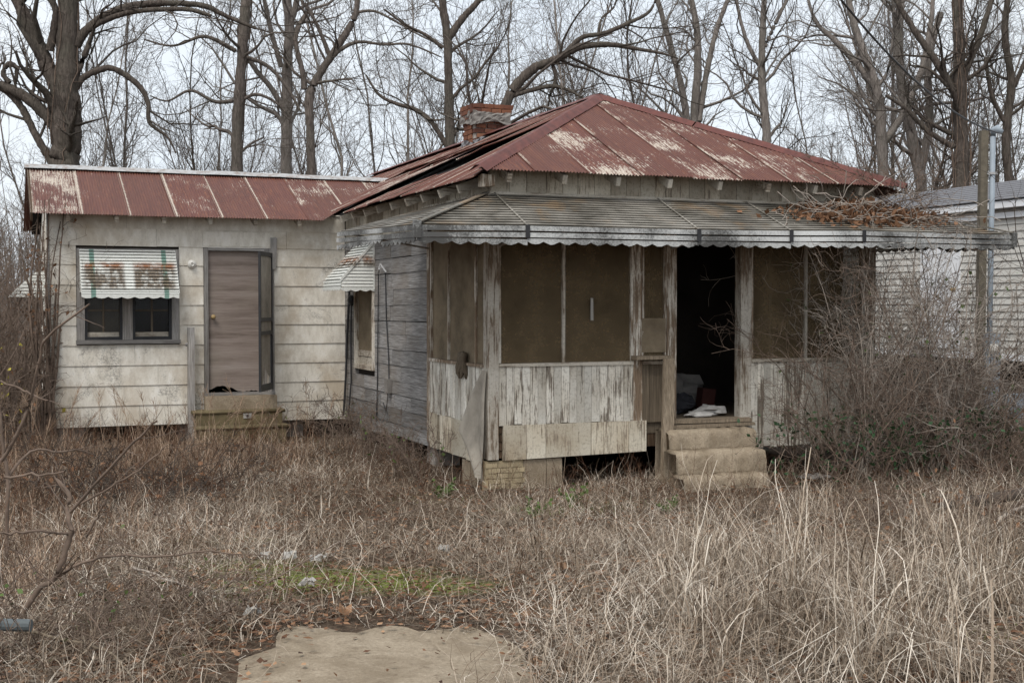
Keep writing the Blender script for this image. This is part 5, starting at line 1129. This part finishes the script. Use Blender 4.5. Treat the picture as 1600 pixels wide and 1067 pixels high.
# litter scraps
def scrap(x, y, s_, seed, mat='paper'):
    rs = random.Random(seed); V = []; n_ = 6
    for i in range(n_):
        for k in range(n_): V.append(((i / 5 - .5) * s_ + rs.uniform(-.02, .02), (k / 5 - .5) * s_ * .8 + rs.uniform(-.02, .02), .03 + rs.uniform(0, .055)))
    o = MB().add(V, [(i * n_ + k, (i + 1) * n_ + k, (i + 1) * n_ + k + 1, i * n_ + k + 1) for i in range(n_ - 1) for k in range(n_ - 1)]).build('litter_scrap', M[mat]); o.location = (x, y, float(gz(x, y)) + .01); o.rotation_euler = (0, 0, rs.uniform(0, 6)); return o
for q, (px_, py_, s_) in enumerate([(450, 884, .08), (497, 887, .1), (413, 882, .06), (478, 932, .08), (692, 873, .07), (392, 985, .08)]):
    y_ = (EYE - .12) * F / (py_ - 478); x_ = (px_ - 800) / F * y_; tag(scrap(x_, y_, s_, 70 + q), 'crumpled pale paper scrap lying in the dry yard grass', 'litter', 'pale scraps of litter in the yard')
tag(scrap(l2w(3.35, -.75)[0], l2w(3.35, -.75)[1], .3, 90, 'plastic_grey'), 'grey plastic scrap on the ground beside the concrete steps', 'litter')
# green weeds by the foundation
def weed(x, y, seed, label, s_=1.0):
    rg = np.random.default_rng(seed); root = tag(empty('green_weed', (x, y, float(gz(x, y)))), label, 'weed'); m = 7
    p = walk(np.zeros((m, 3)), np.c_[rg.normal(0, .6, (m, 2)), np.ones(m)], rg.uniform(.1, .26, m) * s_, 6, .1, -.05, rg); fast_mesh('stems', *tubes(p, np.full((m, 6), .003), 4), M['leaf_green'], root)
    lp = p[:, 2:].reshape(-1, 3); fast_mesh('leaves', *leaves(np.repeat(lp, 3, 0), .045 * s_, rg, 0), M['leaf_green'], root)
for q, (px_, py_, lab, s_) in enumerate([(897, 800, 'bright green leafy weed in front of the dark crawl space opening', 1.2), (835, 818, 'small green weed next to the bright leafy one before the foundation', .9), (690, 735, 'green weed sprouting beside the corner foundation', 1.0), (1046, 805, 'tiny green weed in the grass before the concrete steps', .7)]):
    y_ = EYE * F / (py_ - 478) if py_ > 760 else 12.3; weed((px_ - 800) / F * y_, y_, 80 + q, lab, s_)

# ------------------------------------------------------------------ grass and litter (uncountable stuff)
def in_house_xy(X, Y):
    dx, dy = X - HC[0], Y - HC[1]; a_ = dx * CU + dy * SU; b_ = -dx * SU + dy * CU
    main = (a_ > .0) & (a_ < 4.7) & (b_ > .05); wing = (a_ > WL) & (a_ <= 0) & (b_ > WB); stp = (a_ > 1.76) & (a_ < 2.92) & (b_ > -.88); ws = (a_ > -2.2) & (a_ < -.95) & (b_ > 5.05)
    return main | wing | stp | ws
def on_slab(X, Y, mrg=0.): return (X > -1.3 - mrg + .1 * np.sin(Y * 3)) & (X < .08 + mrg) & (Y < 6.75 + mrg + .12 * np.sin(X * 6)) 
def blades(name, X, Y, L_, wd, lean, curl, tone, green, mat, rg, nseg=3, z_off=0, kinks=None):
    m = len(X); az = rg.uniform(0, 2 * np.pi, m); dirh = np.stack([np.cos(az), np.sin(az)], 1); face = az + np.pi / 2 + rg.normal(0, .5, m); sd = np.stack([np.cos(face), np.sin(face), np.zeros(m)], 1)
    pos = np.stack([X, Y, gz(X, Y) + z_off], 1); V = np.empty((m, nseg + 1, 2, 3)); ang = lean.copy()
    for j in range(nseg + 1):
        wj = wd * (1 - .8 * (j / nseg) ** 1.5); V[:, j, 0] = pos - sd * wj[:, None] / 2; V[:, j, 1] = pos + sd * wj[:, None] / 2
        st = L_ / nseg; pos = pos + np.stack([dirh[:, 0] * np.sin(ang) * st, dirh[:, 1] * np.sin(ang) * st, np.cos(ang) * st], 1)
        ang = ang + curl / nseg
        if kinks is not None: ang = ang + np.where(kinks == j + 1, rg.uniform(.6, 1.6, m), 0)
        g_ = gz(pos[:, 0], pos[:, 1]) + .008; pos[:, 2] = np.maximum(pos[:, 2], g_)
    base = (np.arange(m) * (nseg + 1) * 2)[:, None]; Q = np.concatenate([base + np.array([[2 * j, 2 * j + 1, 2 * j + 3, 2 * j + 2]]) for j in range(nseg)], 0)
    rep = (nseg + 1) * 2
    return fast_mesh(name, V.reshape(-1, 3), Q, M[mat], attrs={'tone': np.repeat(tone, rep), 'green': np.repeat(green, rep)})
def scatter(m, y0, y1, rg, pw=1.0, x0=-60, x1=1660):
    Y = np.sqrt(rg.uniform(y0 ** 2, y1 ** 2, m)) if pw == 1 else y0 + (y1 - y0) * rg.uniform(0, 1, m) ** pw
    return (rg.uniform(x0, x1, m) - 800) / F * Y, Y
def clump(X, Y, s=1.0): return .5 + .25 * np.sin(X * 2.3 * s + 1.3 * np.sin(Y * 1.7 * s)) + .25 * np.sin(Y * 2.9 * s + 1.1 * np.sin(X * 3.1 * s + 2))
def greenness(X, Y, rg):
    g_ = np.zeros(len(X))
    for (cx, cy, rx, ry) in MOSS: g_ = np.maximum(g_, np.clip(1.2 - ((X - cx) / rx) ** 2 - ((Y - cy) / ry) ** 2, 0, 1))
    return (g_ * rg.uniform(.2, 1, len(X)) > .35) * rg.uniform(.5, 1, len(X))
rg = np.random.default_rng(100)
# matted short dead grass over the yard
X, Y = scatter(190000, 4.6, 19.5, rg, 1.2); k = ~in_house_xy(X, Y) & ~on_slab(X, Y, -.02 + rg.normal(0, .08, len(X))) & (rg.uniform(0, 1, len(X)) < .15 + .9 * clump(X, Y)); X, Y = X[k], Y[k]; m = len(X)
c_ = clump(X, Y); gr = greenness(X, Y, rg)
o = blades('dry_grass', X, Y, rg.uniform(.04, .17, m) * (.5 + .8 * c_) * np.where(gr > 0, .45, 1), rg.uniform(.002, .0045, m), np.abs(rg.normal(1.0, .45, m)), rg.uniform(-.6, 1.6, m), np.clip(rg.normal(.42, .25, m) + .4 * (clump(X, Y, .55) - .5) + .3 * (clump(X, Y, 2.3) - .5), 0, 1), gr, 'grass_dry', rg, 2); tag(o, 'matted short dead grass covering the yard', 'grass', kind='stuff')
def ribbons(Pth, W):
    m, n_, _ = Pth.shape; T_ = unit(np.gradient(Pth, axis=1)); sd = unit(np.cross(T_, np.array([0, 0, 1.])) + 1e-6)
    V = np.stack([Pth - sd * W[..., None] / 2, Pth + sd * W[..., None] / 2], 2).reshape(-1, 3); b0 = (np.arange(m) * n_ * 2)[:, None]
    return V, np.concatenate([b0 + np.array([[2 * j, 2 * j + 1, 2 * j + 3, 2 * j + 2]]) for j in range(n_ - 1)], 0)
def droop(st, d, L_, n_, grav, wob, rg):
    m = len(st); out = np.empty((m, n_, 3)); out[:, 0] = st; d = unit(d); stp = (L_ / (n_ - 1))[:, None]
    for j in range(1, n_):
        out[:, j] = out[:, j - 1] + d * stp; d = unit(d + rg.normal(0, wob, (m, 3)) - np.stack([0 * grav, 0 * grav, grav], 1))
        out[:, j, 2] = np.maximum(out[:, j, 2], gz(out[:, j, 0], out[:, j, 1]) + .006)
    return out
def strand_obj(name, Pth, W, tone, mat, label, cat):
    n_ = Pth.shape[1]; V, Q = ribbons(Pth, W[:, None] * np.linspace(1, .35, n_)[None]); o = fast_mesh(name, V, Q, M[mat], attrs={'tone': np.repeat(tone, n_ * 2), 'green': np.zeros(len(V))}); return tag(o, label, cat, kind='stuff')
# thatch: long dead strands lying tangled on the ground, in patches
X, Y = scatter(62000, 4.6, 16.5, rg, 1.15); k = ~in_house_xy(X, Y) & ~on_slab(X, Y, rg.normal(-.06, .1, len(X))) & (rg.uniform(0, 1, len(X)) < clump(X, Y, .8) ** 1.3 + .12); X, Y = X[k], Y[k]; m = len(X)
st = np.stack([X, Y, gz(X, Y) + rg.uniform(.01, .09, m)], 1); Pth = droop(st, np.c_[rg.normal(0, 1, (m, 2)), rg.normal(.25, .35, m)], rg.uniform(.12, .5, m), 6, rg.uniform(.0, .25, m), .28, rg)
strand_obj('grass_thatch', Pth, rg.uniform(.002, .005, m), np.clip(rg.normal(.64, .25, m) + .45 * (clump(X, Y, .7) - .5), 0, 1), 'grass_dry', 'tangled fallen grass strands lying over the yard', 'grass')
# tufts that arch over from one root
def tufts(name, cx, cy, hh, per, tone0, mat, label, cat, spread=.55, wide=1.0, brk_p=.22, gmax=.42):
    idx = np.repeat(np.arange(len(cx)), per); m = len(idx); r_ = .05 * np.sqrt(hh[idx] / .3)
    x, y = cx[idx] + rg.normal(0, 1, m) * r_, cy[idx] + rg.normal(0, 1, m) * r_; az = rg.uniform(0, 6.283, m) ; tilt = np.abs(rg.normal(0, spread, m))
    d = np.stack([np.cos(az) * tilt, np.sin(az) * tilt, np.ones(m)], 1); L_ = hh[idx] * rg.uniform(.45, 1.35, m)
    Pth = droop(np.stack([x, y, gz(x, y) - .01], 1), d, L_, 8, rg.uniform(.02, gmax, m), .11, rg)
    brk = rg.uniform(0, 1, m) < brk_p; kp = rg.integers(2, 6, m)                      # broken stalks fold over at a joint
    for j in range(2, 8):
        sel = brk & (kp < j); 
        if sel.any():
            dirb = unit(np.c_[np.cos(az), np.sin(az), np.full(m, -.35)])[sel]; Pth[sel, j] = Pth[sel, j - 1] + dirb * (L_[sel] / 7)[:, None]
            Pth[sel, j, 2] = np.maximum(Pth[sel, j, 2], gz(Pth[sel, j, 0], Pth[sel, j, 1]) + .006)
    W_ = rg.uniform(.002, .0055, m) * wide * np.where(rg.uniform(0, 1, m) < .05, 2.0, 1)
    tn = np.clip(tone0[idx] + rg.normal(0, .2, m), 0, 1); return strand_obj(name, Pth, W_, tn, mat, label, cat)
def spots(m, f): 
    X, Y = scatter(m, 4.8, 16, rg, 1.0); k = ~in_house_xy(X, Y) & ~on_slab(X, Y, .06) & (rg.uniform(0, 1, len(X)) < f(X, Y)); return X[k], Y[k]
X, Y = spots(1500, lambda X, Y: .75 * clump(X, Y, .8) * (1 - .75 * np.exp(-((X + .8) / 1.2) ** 2 - ((Y - 7.8) / 1.0) ** 2)))
tufts('grass_tufts', X, Y, rg.uniform(.08, .3, len(X)) * (.55 + .8 * clump(X, Y, 1.1)), 36, rg.normal(.5, .16, len(X)), 'grass_dry', 'small arching tufts of dead grass scattered about the yard', 'grass', 1.3, 1.0, .35)
X, Y = spots(2600, lambda X, Y: .5 * np.exp(-((X - 1.6) / .85) ** 2 - ((Y - 7.0) / 1.7) ** 2) + .38 * np.exp(-((X - 3.0) / .8) ** 2 - ((Y - 7.6) / 1.6) ** 2))
tufts('tall_reeds', X, Y, rg.uniform(.35, .85, len(X)), 46, rg.normal(.62, .16, len(X)), 'grass_dry', 'tall bleached arching dead reeds in clumps beside the walk', 'reeds', .6, 1.35, .4, .62)
# rusty broom sedge before the wing and the left brush
X, Y = scatter(2600, 6.5, 17.2, rg, .8, -60, 620); dens = .75 * np.exp(-((Y - 15.4) / 1.3) ** 2) * np.clip((-1.9 - X) / 1.6, 0, 1) + .5 * np.exp(-((X + 4.6) / 1.0) ** 2) * (Y < 14) * clump(X, Y) + .2 * np.exp(-((X + 3.0) / .7) ** 2) * (Y < 10)
k = (rg.uniform(0, 1, len(X)) < dens) & ~in_house_xy(X, Y); X, Y = X[k], Y[k]
tufts('broom_sedge', X, Y, rg.uniform(.13, .5, len(X)) * (.6 + .7 * clump(X, Y, 1.3)), 30, rg.normal(.5, .2, len(X)), 'sedge', 'rusty orange broom sedge growing before the white wing', 'grass', .8, 1.3, .4)
# plumes of the sedge
hp = []
for q in range(46):
    x_ = rg.uniform(-6.3, -2.2); y_ = rg.uniform(14.2, 16.6)
    if in_house_xy(np.array([x_]), np.array([y_]))[0]: continue
    s0 = np.array([x_, y_, float(gz(x_, y_))]); p = walk(s0[None], np.array([[rg.normal(.1, .25), rg.normal(0, .2), 1.]]), rg.uniform(.5, 1.0), 8, .07, -.04, rg)[0]; hp.append(p)
pa = np.array(hp); tip = pa[:, -3:]; a_ = spawn(tip, np.full(tip.shape[:2], .003), 16, 0, .06, .2, 4, 28, .1, -.06, .8, .0022, rg)
Vp, Qp = join([tubes(pa, np.full(pa.shape[:2], .0028), 3), tubes(*a_, 3)]); o = fast_mesh('sedge_plumes', Vp, Qp, M['sedge'], attrs={'tone': rg.uniform(.4, 1, len(Vp)), 'green': np.zeros(len(Vp))}); tag(o, 'feathery pinkish sedge plumes before the white wing', 'grass', kind='stuff')
# twiggy dead weeds, darker, thickest at the left and along the house
X, Y = scatter(5200, 5.2, 17.5, rg, .9); fr_ = .08 + .35 * (Y > 11) + .5 * np.clip((-2.2 - X) / 1.0, 0, 1); k = ~in_house_xy(X, Y) & ~on_slab(X, Y, .1) & (rg.uniform(0, 1, len(X)) < fr_); X, Y = X[k], Y[k]; m = len(X)
p = walk(np.stack([X, Y, gz(X, Y) - .01], 1), np.c_[rg.normal(0, .35, (m, 2)), np.ones(m)], rg.uniform(.15, .6, m) * np.where(X < -2.2, 1.3, .85), 8, .16, -.02, rg); r = np.linspace(1, .4, 8)[None] * rg.uniform(.0014, .0032, m)[:, None]
a_ = spawn(p, r, 5, .2, .06, .26, 5, 50, .22, .0, .7, .0011, rg); Vw, Qw = join([tubes(p, r, 3), tubes(*a_, 3)]); tn = np.concatenate([np.repeat(np.clip(rg.normal(.25, .16, m), 0, 1), 24), np.repeat(np.clip(rg.normal(.3, .18, m * 5), 0, 1), 15)])
o = fast_mesh('weed_stems', Vw, Qw, M['litter'], attrs={'tone': tn, 'green': np.zeros(len(tn))}); tag(o, 'thin dark twiggy dead weeds scattered through the grass', 'weeds', kind='stuff')
# leaf litter
X, Y = scatter(46000, 4.6, 17, rg, 1.1); near = np.exp(-((X + .6) / 1.3) ** 2 - ((Y - 7.0) / 1.0) ** 2); k = ~in_house_xy(X, Y) & (~on_slab(X, Y, -.04) | (rg.uniform(0, 1, len(X)) < .03 + .55 * np.exp(-((X + 1.25) / .16) ** 2) + .5 * np.exp(-((Y - 6.7) / .14) ** 2) + .3 * np.exp(-((X - .05) / .15) ** 2))) & (rg.uniform(0, 1, len(X)) < .3 + .35 * clump(X, Y, .9) + near + .3 * (X < -1.5) * (Y < 9)); X, Y = X[k], Y[k]
Z = gz(X, Y) + np.where(on_slab(X, Y, .05), .024, .012) + rg.uniform(0, .03, len(X)); V, Q = leaves(np.stack([X, Y, Z], 1), .05, rg, 0); V.reshape(-1, 4, 3)[:, 1:, 2] = np.maximum(V.reshape(-1, 4, 3)[:, 1:, 2] * .4 + Z[:, None] * .6, Z[:, None] - .004)
tn = np.repeat(np.clip(rg.normal(.5, .25, len(X)), 0, 1), 4); o = fast_mesh('leaf_litter', V, Q, M['litter'], attrs={'tone': tn, 'green': np.zeros(len(tn))}); tag(o, 'brown dead leaf litter strewn over the yard', 'leaves', kind='stuff')
# big curled leaves
X = np.array([.33, .38, -1.35, -1.62, -1.9, .1, 1.0, -2.3, -.9]); Y = np.array([8.1, 7.45, 6.95, 8.3, 8.7, 6.9, 8.6, 7.4, 6.85]); V, Q = leaves(np.repeat(np.stack([X, Y, gz(X, Y) + .04], 1), 4, 0), .10, rg, 0)
Y = np.repeat(Y, 1)
V[:, 2] = np.maximum(V[:, 2], .16 * (np.repeat(np.repeat(Y, 4), 4) < 9.5)); o = fast_mesh('sycamore_leaves', V, Q, M['litter'], attrs={'tone': rg.uniform(.75, 1, len(V)), 'green': np.zeros(len(V))}); tag(o, 'large curled tan leaves lying about the yard', 'leaves', kind='stuff')
print('tris', sum(sum(len(p.vertices) - 2 for p in me.polygons) if len(me.polygons) < 3000 else len(me.polygons) * 2 for me in bpy.data.meshes))
